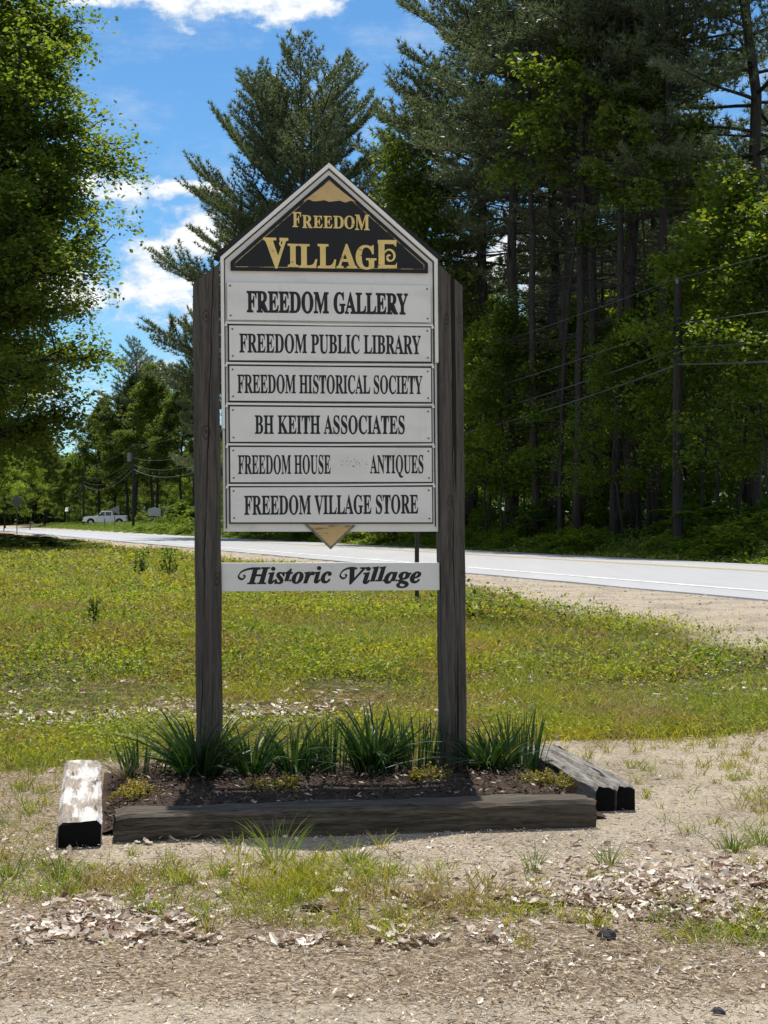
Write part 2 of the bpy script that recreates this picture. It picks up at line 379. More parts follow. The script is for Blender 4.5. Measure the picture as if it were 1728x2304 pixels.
M['road'] = roadmat()
def linemat(name, c):
    m, k, p, o = newmat(name); oc = k.new('ShaderNodeTexCoord').outputs['Object']
    w = k.smooth(k.noise(oc, 7, 6, .75), .42, .62)
    k.put(p.inputs['Base Color'], k.mix(k.math('MULTIPLY', w, .85), c, (.34, .34, .34))); p.inputs['Roughness'].default_value = .5; return m
M['wline'] = linemat('white road paint', (.80, .80, .78)); M['yline'] = linemat('yellow road paint', (.72, .50, .12))

def groundmat():
    m, k, p, o = newmat('ground'); oc = k.new('ShaderNodeTexCoord').outputs['Object']
    at_ = k.new('ShaderNodeAttribute', attribute_name='zone'); sp = k.new('ShaderNodeSeparateColor'); k.l.new(at_.outputs['Color'], sp.inputs[0])
    fine = k.noise(oc, 55, 5, .7); mid = k.noise(oc, 9, 6, .65); big = k.noise(oc, 1.6, 5, .6); grit = k.noise(oc, 210, 2, .6)
    wob = k.math('MULTIPLY', k.math('SUBTRACT', mid, .5), .9)
    lawn = k.smooth(k.math('ADD', sp.outputs[0], wob), .35, .65)
    forest = k.smooth(k.math('ADD', sp.outputs[2], wob), .35, .65)
    sand = k.smooth(k.math('ADD', sp.outputs[1], wob), .3, .75)
    dirt = k.mix(k.smooth(fine, .38, .64), (.130, .094, .060), (.47, .375, .262)); dirt = k.mix(k.smooth(mid, .5, .7), dirt, (.20, .145, .09))
    sandc = k.mix(k.smooth(fine, .3, .7), (.25, .195, .128), (.52, .432, .315)); sandc = k.mix(k.smooth(grit, .58, .64), sandc, (.66, .62, .56))
    sandc = k.mix(k.math('MULTIPLY', k.smooth(big, .42, .66), .7), sandc, k.mix(k.smooth(fine, .35, .65), (.13, .10, .07), (.36, .30, .22)))
    grs = k.mix(k.smooth(fine, .35, .65), (.035, .036, .010), (.10, .095, .028)); grs = k.mix(k.smooth(mid, .5, .62), grs, (.20, .145, .085))
    fl = k.mix(k.smooth(fine, .35, .65), (.03, .028, .014), (.085, .07, .035)); fl = k.mix(k.smooth(mid, .45, .65), fl, (.04, .055, .014))
    c = k.mix(sand, dirt, sandc); c = k.mix(lawn, c, grs); c = k.mix(forest, c, fl)
    peb = k.new('ShaderNodeTexVoronoi'); k.put(peb.inputs['Vector'], oc); peb.inputs['Scale'].default_value = 75
    pf = k.math('MULTIPLY', k.smooth(peb.outputs['Distance'], .2, .3, 1., 0.), k.math('MULTIPLY', k.math('SUBTRACT', 1., lawn), k.math('SUBTRACT', 1., forest)))
    pr = k.new('ShaderNodeSeparateColor'); k.l.new(peb.outputs['Color'], pr.inputs[0])
    c = k.mix(k.math('MULTIPLY', pf, k.smooth(pr.outputs[1], .55, .6)), c, k.mix(pr.outputs[0], (.16, .145, .13), (.62, .58, .53)))
    k.put(p.inputs['Base Color'], c); p.inputs['Roughness'].default_value = .95; p.inputs['Specular IOR Level'].default_value = .1
    b = k.new('ShaderNodeBump'); b.inputs['Strength'].default_value = .9; b.inputs['Distance'].default_value = .018
    k.put(b.inputs['Height'], k.math('ADD', k.math('ADD', fine, k.math('MULTIPLY', mid, 1.5)), k.math('MULTIPLY', grit, .4))); k.l.new(b.outputs[0], p.inputs['Normal'])
    return m
M['ground'] = groundmat()

# sign frame: origin between the posts on the ground, x along the boards
PSI = rad(9.5); SX, SY = -.312, 8.62
EX = np.array([math.cos(PSI), math.sin(PSI)]); EY = np.array([-math.sin(PSI), math.cos(PSI)])
def bed(lx, ly): return SX + EX[0] * lx + EY[0] * ly, SY + EX[1] * lx + EY[1] * ly
def bedloc(x, y):
    dx_, dy_ = np.asarray(x) - SX, np.asarray(y) - SY
    return dx_ * EX[0] + dy_ * EX[1], dx_ * EY[0] + dy_ * EY[1]

def sand_edge(x, y):
    """bare gravel shoulder along the road, ragged towards the lawn"""
    t = road_t(x, y); w = 2.4 + 1.0 * hnoise(x, y, .55, 21) + .5 * hnoise(x, y, 2.3, 22) + .5 * sstep(-2, 5, x) - .2 * sstep(20, 60, y)
    return sstep(-w - .8, -w + .6, t) * (1 - sstep(ROAD_W - .1, ROAD_W + .3, t))

def zones(x, y):
    x = np.asarray(x, float); y = np.asarray(y, float); t = road_t(x, y); lx, ly = bedloc(x, y)
    forest = sstep(ROAD_W + .6, ROAD_W + 3.0, t)
    sh = sand_edge(x, y)
    # lawn begins behind the bed; to the right the bare yard bites into it
    edge = 9.45 + .3 * hnoise(x, y, 1.5, 11) + .95 * sstep(.6, 1.2, x) - .35 * sstep(-1.6, -2.4, x)
    lawn = sstep(edge - .35, edge + .4, y) * (1 - sh) * (1 - sstep(ROAD_W, ROAD_W + .4, t) * forest)
    lawn = np.where((t > ROAD_W + .2), (1 - forest), lawn)
    inbed = (np.abs(lx) < 1.3) & (ly > -1.3) & (ly < .5)
    lawn = np.where(inbed, 0, lawn)
    shs = sh * (.25 + .75 * sstep(-3.0 + .6 * hnoise(x, y, 1.7, 71), -1.2 + .6 * hnoise(x, y, 1.7, 71), t))
    sand = np.maximum(shs, sstep(6.05, 6.5, y + .12 * hnoise(x, y, 2.2, 13)) * (1 - lawn))
    sand = np.maximum(sand, 1 - sstep(4.55, 5.0, y + .15 * hnoise(x, y, 1.8, 14)))
    sand = np.where((x < -1.4) & (y > 6.4) & (y < 9.6), sand * .1, sand)
    return lawn, sand, forest

# ------------------------------------------------------------------ ground and road
def axis(a, b, step, lo, hi, g=1.12):
    mid = list(np.arange(a, b, step)); d = step; up = []; v = mid[-1]
    while v < hi: d *= g; v += d; up.append(v)
    d = step; dn = []; v = mid[0]
    while v > lo: d *= g; v -= d; dn.append(v)
    return np.array(dn[::-1] + mid + up)
gx = axis(-4.5, 6, .07, -420, 420, 1.09); gy = axis(3.2, 21, .07, -60, 900, 1.06)
GX, GY = np.meshgrid(gx, gy, indexing='xy'); GZ = ground_z(GX, GY)
mb = MB(); ny, nx = GX.shape; idx = np.arange(ny * nx).reshape(ny, nx)
mb.add(np.stack([GX, GY, GZ], -1).reshape(-1, 3), q=np.stack([idx[:-1, :-1], idx[:-1, 1:], idx[1:, 1:], idx[1:, :-1]], -1).reshape(-1, 4))
ground = mb.build('ground', M['ground'], smooth=True); tag(ground, 'bare sandy yard and weedy lawn rising to the road', 'ground', kind='structure')
zl, zs, zf = zones(GX, GY); ca_ = ground.data.color_attributes.new('zone', 'FLOAT_COLOR', 'POINT')
ca_.data.foreach_set('color', np.stack([zl, zs, zf, np.ones_like(zl)], -1).astype(np.float32).ravel())

def strip(name, t0, t1, z0, z1, s0, s1, mat, label, step=3., thick=0., wob=0., crown=0.):
    b = MB(); ss = np.arange(s0, s1, step); n = len(ss); ts = np.linspace(t0, t1, 9 if crown else 2)
    V = []
    for i, s in enumerate(ss):
        for j, t in enumerate(ts):
            tt = t + (wob * math.sin(s * 1.3) * math.sin(s * .37) if j == 0 else 0)
            x, y = road_xy(s, tt); c = crown * (1 - ((tt - ROAD_W / 2) / (ROAD_W / 2)) ** 2) if crown else 0
            V.append((x, y, z0 + (z1 - z0) * j / (len(ts) - 1) + c))
    m_ = len(ts); I = np.arange(n * m_).reshape(n, m_)
    q = list(np.stack([I[:-1, :-1], I[:-1, 1:], I[1:, 1:], I[1:, :-1]], -1).reshape(-1, 4))
    if thick:
        off = len(V); V += [(V[I[i, 0]][0] - .03, V[I[i, 0]][1], V[I[i, 0]][2] - thick) for i in range(n)]
        off2 = len(V); V += [(V[I[i, -1]][0] + .03, V[I[i, -1]][1], V[I[i, -1]][2] - thick) for i in range(n)]
        for i in range(n - 1):
            q.append((off + i, I[i, 0], I[i + 1, 0], off + i + 1)); q.append((I[i, -1], off2 + i, off2 + i + 1, I[i + 1, -1]))
    b.add(V, q=q); o = b.build(name, mat, smooth=False); tag(o, label, 'road', kind='structure'); return o
CROWN = .04
def rz(t): return .515 + CROWN * (1 - ((t - ROAD_W / 2) / (ROAD_W / 2)) ** 2)
strip('road', 0, ROAD_W, .515, .515, -60, 560, M['road'], 'pale sunlit two lane asphalt road', 1.0, .12, .05, CROWN)
strip('road_edge_line', .95, 1.10, rz(.95) + .005, rz(1.10) + .005, -60, 560, M['wline'], 'white painted edge line on near side of road')
strip('road_edge_line', 7.85, 8.0, rz(7.85) + .005, rz(8.0) + .005, -60, 560, M['wline'], 'white painted edge line on far side of road')
for ta in (5.15, 5.42):
    strip('road_centre_line', ta, ta + .11, rz(ta) + .005, rz(ta + .11) + .005, -60, 560, M['yline'],
          'yellow centre line nearer the white edge' if ta < 5.3 else 'yellow centre line nearer the forest')

# ------------------------------------------------------------------ directory sign
def mathbold(s): return ''.join(chr(0x1D400 + ord(c) - 65) if c.isupper() else c for c in s)
def mathital(s): return ''.join(chr(0x1D468 + ord(c) - 65) if c.isupper() else (chr(0x1D482 + ord(c) - 97) if c.islower() else c) for c in s)

def glyphs(mb_, body, x0, x1, z0, z1, y, offset=0., zmax=None, shear=0.):
    """adds the flat outline of some characters, fitted to a box, to a mesh collector"""
    c = bpy.data.curves.new('lettering', 'FONT'); c.body = body; c.size = 1; c.resolution_u = 5; c.offset = offset
    o = bpy.data.objects.new('lettering', c); COL.objects.link(o)
    dg = bpy.context.evaluated_depsgraph_get(); me = bpy.data.meshes.new_from_object(o.evaluated_get(dg))
    v = np.array([p.co[:] for p in me.vertices])
    bx0, bx1 = v[:, 0].min(), v[:, 0].max(); b0 = 0.; b1 = zmax or v[:, 1].max()
    X = x0 + (v[:, 0] - bx0) / (bx1 - bx0) * (x1 - x0); Z = z0 + (v[:, 1] - b0) / (b1 - b0) * (z1 - z0)
    X = X + shear * (Z - z0)
    mb_.poly(np.stack([X, np.full_like(X, y), Z], -1), [list(p.vertices) for p in me.polygons])
    bpy.data.objects.remove(o); bpy.data.curves.remove(c); bpy.data.meshes.remove(me)

def nib(mb_, pts, w0, w1, y, ang=45.):
    """a pen stroke of varying width along a smooth path in x,z"""
    P = np.array(pts, float); n = 24; t = np.linspace(0, len(P) - 1, n)
    def cr(t):
        i = int(min(max(math.floor(t), 0), len(P) - 2)); f = t - i
        p0, p1, p2, p3 = P[max(i - 1, 0)], P[i], P[i + 1], P[min(i + 2, len(P) - 1)]
        return .5 * (2 * p1 + (p2 - p0) * f + (2 * p0 - 5 * p1 + 4 * p2 - p3) * f * f + (3 * p1 - p0 - 3 * p2 + p3) * f ** 3)
    C = np.array([cr(q) for q in t]); T = np.gradient(C, axis=0); T /= np.linalg.norm(T, axis=1)[:, None]
    N = np.stack([-T[:, 1], T[:, 0]], -1); a = np.arctan2(T[:, 1], T[:, 0]) - rad(ang)
    w = w0 + (w1 - w0) * np.abs(np.sin(a))
    w = w * np.minimum(1, np.minimum(np.arange(n) + 3, n - 1 - np.arange(n) + 3) / 5)
    L = C + N * w[:, None] / 2; R = C - N * w[:, None] / 2
    V = np.concatenate([np.stack([L[:, 0], np.full(n, y), L[:, 1]], -1), np.stack([R[:, 0], np.full(n, y), R[:, 1]], -1)])
    mb_.add(V, q=[(n + i, n + i + 1, i + 1, i) for i in range(n - 1)])

sign = empty('village_sign', (SX, SY, 0), PSI, 'tall grey post sign with black and gold gable above six white name boards', 'sign')
sign.rotation_euler = (0, rad(-.5), PSI)
XC = .022
def post_mesh(x0, x1, ztop_in, ztop_out, inner):
    b = MB(); n = 24; rr = np.random.default_rng(int(abs(x0) * 100)); ch = .009
    prof = [(x0 + ch, -.07), (x1 - ch, -.07), (x1, -.07 + ch), (x1, .07 - ch), (x1 - ch, .07), (x0 + ch, .07), (x0, .07 - ch), (x0, -.07 + ch)]
    V = []
    for i in range(n + 1):
        f = i / n
        for x, y in prof:
            side = (x - x0) / (x1 - x0); side = side if inner == 'right' else 1 - side
            zt = ztop_out + (ztop_in - ztop_out) * side - (.02 if 0 else 0)
            z = -.25 + (zt + .25) * f
            w = .0018 * math.sin(i * 1.3 + x * 40)
            V.append((x + w, y + w * .6, z))
    m_ = len(prof); q = [(i * m_ + j, i * m_ + (j + 1) % m_, (i + 1) * m_ + (j + 1) % m_, (i + 1) * m_ + j) for i in range(n) for j in range(m_)]
    b.add(V, q=q); b.polys.append([n * m_ + j for j in range(m_)]); return b
post_mesh(-.748, -.606, 2.955, 2.845, 'right').build('post', postmat('left post wood', [(-.690, .035)], [(-.680, 2.66, .018), (-.685, 2.01, .020), (-.630, 1.19, .018)], (.036, .032, .028), (.112, .099, .085)), sign)
post_mesh(.648, .790, 2.972, 2.850, 'left').build('post', postmat('right post wood', [(.722, .0)], [(.690, 2.66, .016), (.765, 2.66, .014), (.722, 2.80, .008), (.705, 1.62, .015), (.768, 1.2, .008)], (.039, .034, .030), (.122, .106, .091)), sign)
# backboard
BB = [(-.592, 1.452), (.640, 1.440), (.640, 3.000), (XC, 3.532), (-.592, 2.990)]
b = MB(); b.prism(BB, -.036, -.008); b.build('backboard', M['board'], sign, bevel=.003)
# raised trim round the gable and down the sides
def strip2(p, q, w, y0, y1, b):
    p, q = np.array(p), np.array(q); d = (q - p) / np.linalg.norm(q - p); n_ = np.array([-d[1], d[0]]) * w
    b.prism([tuple(p), tuple(q), tuple(q + n_), tuple(p + n_)], y0, y1)
b = MB()
b.prism([(-.597, 2.03), (-.578, 2.03), (-.578, 2.983), (XC, 3.512), (XC, 3.540), (-.597, 2.993)], -.058, -.0362)
b.prism([(.646, 2.41), (.626, 2.41), (.626, 2.992), (XC, 3.512), (XC, 3.540), (.646, 3.003)], -.058, -.0362)
b.build('trim', M['trim'], sign, bevel=.002)
b = MB()      # dark groove inside the trim
b.prism([(-.578, 1.47), (-.571, 1.47), (-.571, 2.980), (XC, 3.503), (XC, 3.512), (-.578, 2.983)], -.039, -.0362)
b.prism([(.626, 1.47), (.619, 1.47), (.619, 2.989), (XC, 3.503), (XC, 3.512), (.626, 2.992)], -.039, -.0362)
b.build('groove', M['black'], sign)
b = MB()      # little shingled roof, flush at the peak and flaring to the eaves
for sgn, ex, ez in ((-1, -.600, 2.988), (1, .649, 2.999)):
    p = np.array([XC, 3.538]); q = np.array([ex, ez]); d = (q - p) / np.linalg.norm(q - p); n_ = np.array([-d[1], d[0]]) * sgn
    b.prism([tuple(p), tuple(q), tuple(q + n_ * .030 + d * .012), tuple(p + n_ * .003)], -.046, .085)
    for i in range(9):
        L = np.linalg.norm(q - p); f0, f1 = (i + .3) / 9.2, (i + 1.1) / 9.2
        a = p + d * L * f0 + n_ * (.003 + .027 * f0 + .001); c = p + d * L * f1 + n_ * (.003 + .027 * f1 + .001)
        b.prism([tuple(a), tuple(c), tuple(c + n_ * .007), tuple(a + n_ * .001)], -.044 + .003 * (i % 2), .088)
b.build('roof', M['shingle'], sign)
# pediment
ped = [(-.540, 2.919), (.590, 2.925), (.590, 2.981), (XC, 3.472), (-.540, 2.969)]
b = MB(); b.prism(ped, -.052, -.0363); pediment = b.build('pediment', M['blackflake'], sign, bevel=.002)
b = MB(); ins = [(-.518, 2.938), (.568, 2.944), (.568, 2.973), (XC, 3.444), (-.518, 2.961)]
ins2 = [(-.513, 2.9425), (.563, 2.9485), (.563, 2.971), (XC, 3.4385), (-.513, 2.9595)]
y_ = -.0531
V = [(x, y_, z) for x, z in ins] + [(x, y_, z) for x, z in ins2]
b.poly(V, [[i, (i + 1) % 5, 5 + (i + 1) % 5, 5 + i] for i in range(5)]); b.build('border_line', M['golddull'], pediment)
b = MB(); top = [(XC, 3.436)] + [(XC + .152 - i * .0304 * 1.0, 3.322 + .006 * math.sin(i * 2.3) + .002 * (i % 2)) for i in range(11)][::1]
b.poly([(x, -.0535, z) for x, z in top], [list(range(len(top)))[::-1]]); b.build('gold_peak', M['goldplain'], pediment)
b = MB(); yg = -.0540
# FREEDOM, first letter a little larger
for ch, x0, x1, z0, z1 in (('F', -.190, -.140, 3.172, 3.256), ('R', -.134, -.076, 3.168, 3.240), ('E', -.071, -.018, 3.170, 3.238), ('E', -.013, .038, 3.170, 3.238),
                           ('D', .043, .103, 3.170, 3.240), ('O', .106, .166, 3.170, 3.243), ('M', .168, .252, 3.164, 3.250)):
    glyphs(b, mathbold(ch), x0, x1, z0, z1, yg, .012)
for ch, x0, x1, z0, z1 in (('V', -.356, -.214, 2.943, 3.108), ('I', -.218, -.158, 2.948, 3.076), ('L', -.156, -.050, 2.944, 3.076), ('L', -.048, .058, 2.944, 3.078),
                           ('A', .060, .178, 2.946, 3.082), ('G', .170, .290, 2.944, 3.078)):
    glyphs(b, mathbold(ch), x0, x1, z0, z1, yg, .02)
b.prism([(.302, 2.946), (.337, 2.946), (.337, 3.107), (.302, 3.107)], yg, yg + .0005)
b.prism([(.298, 2.946), (.408, 2.948), (.408, 2.982), (.398, 2.966), (.298, 2.966)], yg - .0003, yg + .0001)
b.prism([(.298, 3.086), (.388, 3.086), (.404, 3.070), (.408, 3.110), (.298, 3.108)], yg - .0003, yg + .0001)
sp_ = [(.330, 3.028), (.352, 3.052), (.378, 3.050), (.394, 3.026), (.388, 2.998), (.366, 2.990), (.352, 3.004), (.358, 3.022), (.372, 3.020)]
nib(b, sp_, .008, .014, yg - .0006, 20)
nib(b, [(-.224, 3.098), (-.250, 3.094), (-.262, 3.076), (-.252, 3.062), (-.240, 3.070), (-.244, 3.080)], .006, .010, yg - .0006, 20)
lt = b.build('lettering', M['gold'], pediment); lt["label"] = 'gold serif words Freedom Village'

def panel(z0l, z1l, z0r, z1r, body, tx0, tx1, tz0, tz1, offset, black=True, xl=-.551, xr=.601, extra=None):
    b = MB()
    b.prism([(xl, z0l), (xr, z0r), (xr, z1r), (xl, z1l)], -.0565, -.045)
    o = b.build('name_board', M['white'], sign, bevel=.0015)
    if black:
        e = MB(); g = .0075
        e.prism([(xl - g, z0l - g), (xr + g, z0r - g), (xr + g, z1r + g), (xl - g, z1l + g)], -.0465, -.0363); e.build('black_edge', M['black'], o)  # black backing that shows as a thin outline round the board
    e = MB(); yb = -.0575
    if body: glyphs(e, mathbold(body), tx0, tx1, tz0, tz1, yb, offset, zmax=.685)
    e.build('lettering', M['ink'], o)
    if extra: e = MB(); extra(e, yb); e.build('lettering', M['ink'], o)
    for cx, cz in ((xl + .019, z0l + .024), (xl + .017, z1l - .020), (xr - .018, z0r + .022), (xr - .020, z1r - .020)): e = MB(); e.cyl((cx, -.0575, cz), (0, 1, 0), .0052, .004, 12); e.build('screw', M['screw'], o)
    return o
panel(2.641, 2.852, 2.641, 2.852, 'FREEDOM GALLERY', -.452, .470, 2.687, 2.802, .024, False, -.561, .602)
panel(2.414, 2.609, 2.416, 2.612, 'FREEDOM PUBLIC LIBRARY', -.495, .543, 2.459, 2.563, .013)
panel(2.187, 2.382, 2.184, 2.379, 'FREEDOM HISTORICAL SOCIETY', -.508, .550, 2.231, 2.333, .012)
panel(1.956, 2.154, 1.954, 2.149, 'BH KEITH ASSOCIATES', -.412, .445, 2.002, 2.104, .013)
def antiques(e, yb): glyphs(e, mathbold('ANTIQUES'), .242, .552, 1.777, 1.879, yb, .010, zmax=.685)
p5 = panel(1.729, 1.927, 1.726, 1.922, 'FREEDOM HOUSE', -.508, .016, 1.776, 1.880, .010, extra=antiques)
e = MB(); rr = np.random.default_rng(5)          # ghost flecks of removed letters
for cx, cz, w, h in ((.052, 1.846, .007, .0025), (.078, 1.845, .0035, .0042), (.085, 1.868, .003, .003), (.047, 1.826, .0025, .007), (.056, 1.822, .002, .005), (.085, 1.823, .003, .004), (.102, 1.845, .008, .002), (.124, 1.856, .003, .006),
                     (.139, 1.846, .0045, .0035), (.133, 1.838, .0035, .004), (.150, 1.835, .0030, .0065), (.137, 1.827, .005, .002), (.153, 1.822, .0035, .0035), (.118, 1.816, .008, .006), (.109, 1.823, .004, .002), (.170, 1.852, .002, .003), (.192, 1.838, .003, .004), (.198, 1.826, .0035, .003), (.186, 1.829, .0025, .005)):
    t = np.arange(8) * math.pi / 4; q = rr.uniform(.6, 1.2, 8); v = [(cx + .03 + w * q[i] * math.cos(t[i]), -.0574, cz + h * q[i] * math.sin(t[i])) for i in range(8)]; e.poly(v, [list(range(8))])
e.build('faded_marks', plain('faded ink', (.27, .265, .26), .6, .5, 90), p5)
e = MB(); e.prism([(.030, 1.768), (.226, 1.768), (.228, 1.884), (.032, 1.886)], -.0569, -.0564); e.build('painted_patch', paintmat('cover paint', (.69, .67, .64), (.56, .54, .51), .6, .42, 5), p5)
panel(1.504, 1.700, 1.494, 1.698, 'FREEDOM VILLAGE STORE', -.475, .519, 1.547, 1.652, .012)
# slim white rails between the boards, with turned-up ends
for zc in (2.625, 2.398, 2.170, 1.942, 1.714):
    b = MB(); b.prism([(-.572, zc - .006), (XC, zc - .0095), (.616, zc - .006), (.616, zc + .004), (XC, zc + .001), (-.572, zc + .005)], -.0600, -.0362)
    for x in (-.576, .606): b.box(x, x + .013, -.0608, -.0364, zc - .020, zc - .0065)
    b.build('rail', M['trim'], sign, bevel=.0015)
# diamond drop below the backboard
b = MB(); b.prism([(-.135, 1.49), (.160, 1.482), (XC - .008, 1.345)], -.0440, -.0362); pend = b.build('pendant', M['oldwood'], sign)
b = MB(); b.prism([(-.112, 1.487), (.138, 1.480), (XC - .008, 1.362)], -.0452, -.0435); b.build('gold_face', M['goldplain'], pend)
# lower board
b = MB(); b.prism([(-.606, 1.117), (.641, 1.104), (.641, 1.263), (-.606, 1.277)], -.050, -.022); hist = b.build('lower_board', M['white'], sign, bevel=.002)
b = MB(); yh = -.0512
glyphs(b, mathital('Historic'), -.462, .018, 1.158, 1.250, yh, .022, zmax=.69)
hb_ = b; b = MB()
glyphs(b, mathital('Village'), .108, .535, 1.150, 1.242, yh, .022, zmax=.69)
nib(hb_, [(-.385, 1.240), (-.440, 1.243), (-.490, 1.228), (-.510, 1.200), (-.492, 1.184), (-.474, 1.196), (-.482, 1.208)], .006, .013, yh - .0004, 60); hb_.build('lettering', M['ink'], hist)
nib(b, [(.165, 1.234), (.128, 1.240), (.085, 1.226), (.066, 1.198), (.082, 1.180), (.102, 1.192), (.094, 1.205)], .006, .013, yh - .0004, 60)
lt = b.build('lettering', M['ink'], hist)

# ------------------------------------------------------------------ planting bed: ties, soil
def tie(name, lx, ly, length, width, height, ang, mat, label, split=False, seed=1, endmat=True):
    """old railroad tie; runs along its local x, worn round edges, checked ends"""
    x, y = bed(lx, ly); o = empty(name, (x, y, float(ground_z(x, y)) - .015), PSI + ang, label, 'timber', 'old ties round the flower bed')
    rr = np.random.default_rng(seed); n = 40; ch = .02
    halves = [(-width / 2, -.0015), (.0015, width / 2)] if split else [(-width / 2, width / 2)]
    b = MB()
    for (a, c) in halves:
        prof = [(a, 0), (c, 0), (c, height * .5), (c, height - ch), (c - ch, height), ((a + c) / 2 + .01, height), ((a + c) / 2 - .03, height), (a + ch, height), (a, height - ch), (a, height * .5)]
        V = []
        for i in range(n + 1):
            s = length * (i / n - .5); e_ = .012 if i in (0, n) else 0
            for j, (yy, zz) in enumerate(prof):
                jz = .005 * math.sin(i * .6 + j * 2.1 + seed) * math.sin(i * .21 + j) + rr.normal(0, .0012)
                V.append((s + (rr.normal(0, .006) if i in (0, n) else 0), yy + rr.normal(0, .0014) + (np.sign((a + c) / 2 - yy) * e_ * .5), max(0, zz + (jz if zz > .05 else 0) - (e_ if zz > .1 else 0))))
        m_ = len(prof)
        b.add(V, q=[(i * m_ + j, (i + 1) * m_ + j, (i + 1) * m_ + (j + 1) % m_, i * m_ + (j + 1) % m_) for i in range(n) for j in range(m_)])
        for i in (0, n):
            ring = [V[i * m_ + j] for j in range(m_)]
            ends = MB(); ends.poly(ring, [list(range(m_)) if i == 0 else list(range(m_))[::-1]]); ends.build('end_grain', M['creosote'], o)
    b.build('beam', mat, o, smooth=False)
    return o
tie('timber', -.02, -1.275, 2.335, .21, .150, 0, M['tie_old'], 'long dark mossy tie lying across the front of the flower bed', seed=2)
tie('timber', -1.368, -.54, 1.80, .205, .152, rad(91.3), M['tie'], 'bleached flaking tie with black end, left of the flower bed', seed=5)
tie('timber', 1.357, -.29, 1.45, .225, .150, rad(90.4), M['tie_grey'], 'grey split tie with two black ends, right of the flower bed', True, 9)

b = MB(); nxb, nyb = 70, 50; LX, LY = np.meshgrid(np.linspace(-1.27, 1.26, nxb), np.linspace(-1.20, .55, nyb)); wx, wy = bed(LX, LY)
edge = sstep(-1.27, -1.1, LX) * sstep(1.26, 1.1, LX) if 0 else sstep(0, .25, np.minimum(LX + 1.27, 1.26 - LX)) * sstep(0, .35, .55 - LY)
zz = ground_z(wx, wy) + .012 + .078 * edge + .010 * hnoise(LX, LY, 9, 4) + .006 * hnoise(LX, LY, 22, 8)
I = np.arange(nxb * nyb).reshape(nyb, nxb); b.add(np.stack([wx, wy, zz], -1).reshape(-1, 3), q=np.stack([I[:-1, :-1], I[:-1, 1:], I[1:, 1:], I[1:, :-1]], -1).reshape(-1, 4))
tag(b.build('soil', M['soil'], smooth=True), 'dark mulched soil of the flower bed', 'soil', kind='structure')
def bed_z(lx, ly):
    x, y = bed(lx, ly); e_ = sstep(0, .25, np.minimum(lx + 1.27, 1.26 - lx)) * sstep(0, .35, .55 - np.asarray(ly)); return ground_z(x, y) + .012 + .078 * e_

# ------------------------------------------------------------------ leaf and blade collectors
def unit(v): return v / (np.linalg.norm(v, axis=-1, keepdims=True) + 1e-9)
def leaves(mb_, C, size, r, tilt=.55, aspect=.62, fold=.12, nrm=None):
    """leaf-sized folded kites"""
    n = len(C); size = np.broadcast_to(np.asarray(size, float), (n,))[:, None]
    N = unit((np.array([0, 0, 1.]) if nrm is None else nrm) + r.normal(0, tilt, (n, 3))); D = unit(np.cross(N, r.normal(0, 1, (n, 3)))); Sd = np.cross(N, D)
    v = np.stack([C - D * size * .5, C + Sd * size * aspect / 2 - D * size * .08 + N * size * fold, C + D * size * .5, C - Sd * size * aspect / 2 - D * size * .08 + N * size * fold], 1)
    f = np.arange(n)[:, None] * 4
    mb_.add(v.reshape(-1, 3), t=np.concatenate([f + [0, 1, 2], f + [0, 2, 3]]))
def blades(mb_, base, dirv, length, width, r, bend=.35, seg=2):
    """grass blades: tapering strips that bow over"""
    n = len(base); dirv = unit(dirv); length = np.broadcast_to(length, (n,))[:, None]; width = np.broadcast_to(width, (n,))[:, None]
    side = unit(np.cross(dirv, r.normal(0, 1, (n, 3)))); hor = dirv * np.array([1, 1, 0]); hor = unit(hor + r.normal(0, .15, (n, 3)) * np.array([1, 1, 0]))
    bend = np.broadcast_to(bend, (n,))[:, None]
    rows = []
    for i in range(seg + 1):
        f = i / seg; c = base + dirv * length * f + (hor * bend * f * f - np.array([0, 0, 1]) * bend * .55 * f ** 2.4) * length
        w = width * (1 - f) ** .7 * (.75 + .5 * min(1, f * 3)) / 2
        rows += [c] if i == seg else [c - side * w, c + side * w]
    V = np.stack(rows, 1); m_ = len(rows); f0 = np.arange(n)[:, None] * m_
    q = [f0 + [2 * i, 2 * i + 1, 2 * i + 3, 2 * i + 2] for i in range(seg - 1)]
    t = f0 + [2 * seg - 2, 2 * seg - 1, 2 * seg]
    mb_.add(V.reshape(-1, 3), q=np.concatenate(q) if q else None, t=t)

# ------------------------------------------------------------------ flower bed plants
def lily_clump(n, h, spread, r):
    b = MB(); a = r.uniform(0, 2 * np.pi, n); base = np.stack([np.cos(a), np.sin(a), a * 0], -1) * (r.uniform(0, .11, n)[:, None])
    d = np.stack([np.cos(a) * spread * r.uniform(.2, 1, n), np.sin(a) * spread * r.uniform(.2, 1, n), np.ones(n)], -1)
    L = r.uniform(.5, 1.2, n) * h * 1.1; bend = r.uniform(.1, .6, n); sn = r.uniform(0, 1, n) < .16; bend[sn] = r.uniform(.9, 1.5, sn.sum())   # some leaves flop over
    blades(b, base, d, L, r.uniform(.012, .023, n), r, bend, 6); return b
def daff_clump(n, h, spread, r):
    b = MB(); a = r.uniform(0, 2 * np.pi, n); rad_ = r.uniform(0, .05, n) ** .8
    base = np.stack([np.cos(a) * rad_ * 1.7, np.sin(a) * rad_, a * 0], -1)
    d = np.stack([np.cos(a) * spread * r.uniform(0, 1, n), np.sin(a) * spread * r.uniform(0, 1, n), np.ones(n)], -1)
    blades(b, base, d, r.uniform(.7, 1.08, n) * h, r.uniform(.011, .018, n), r, r.uniform(.0, .25, n), 5); return b
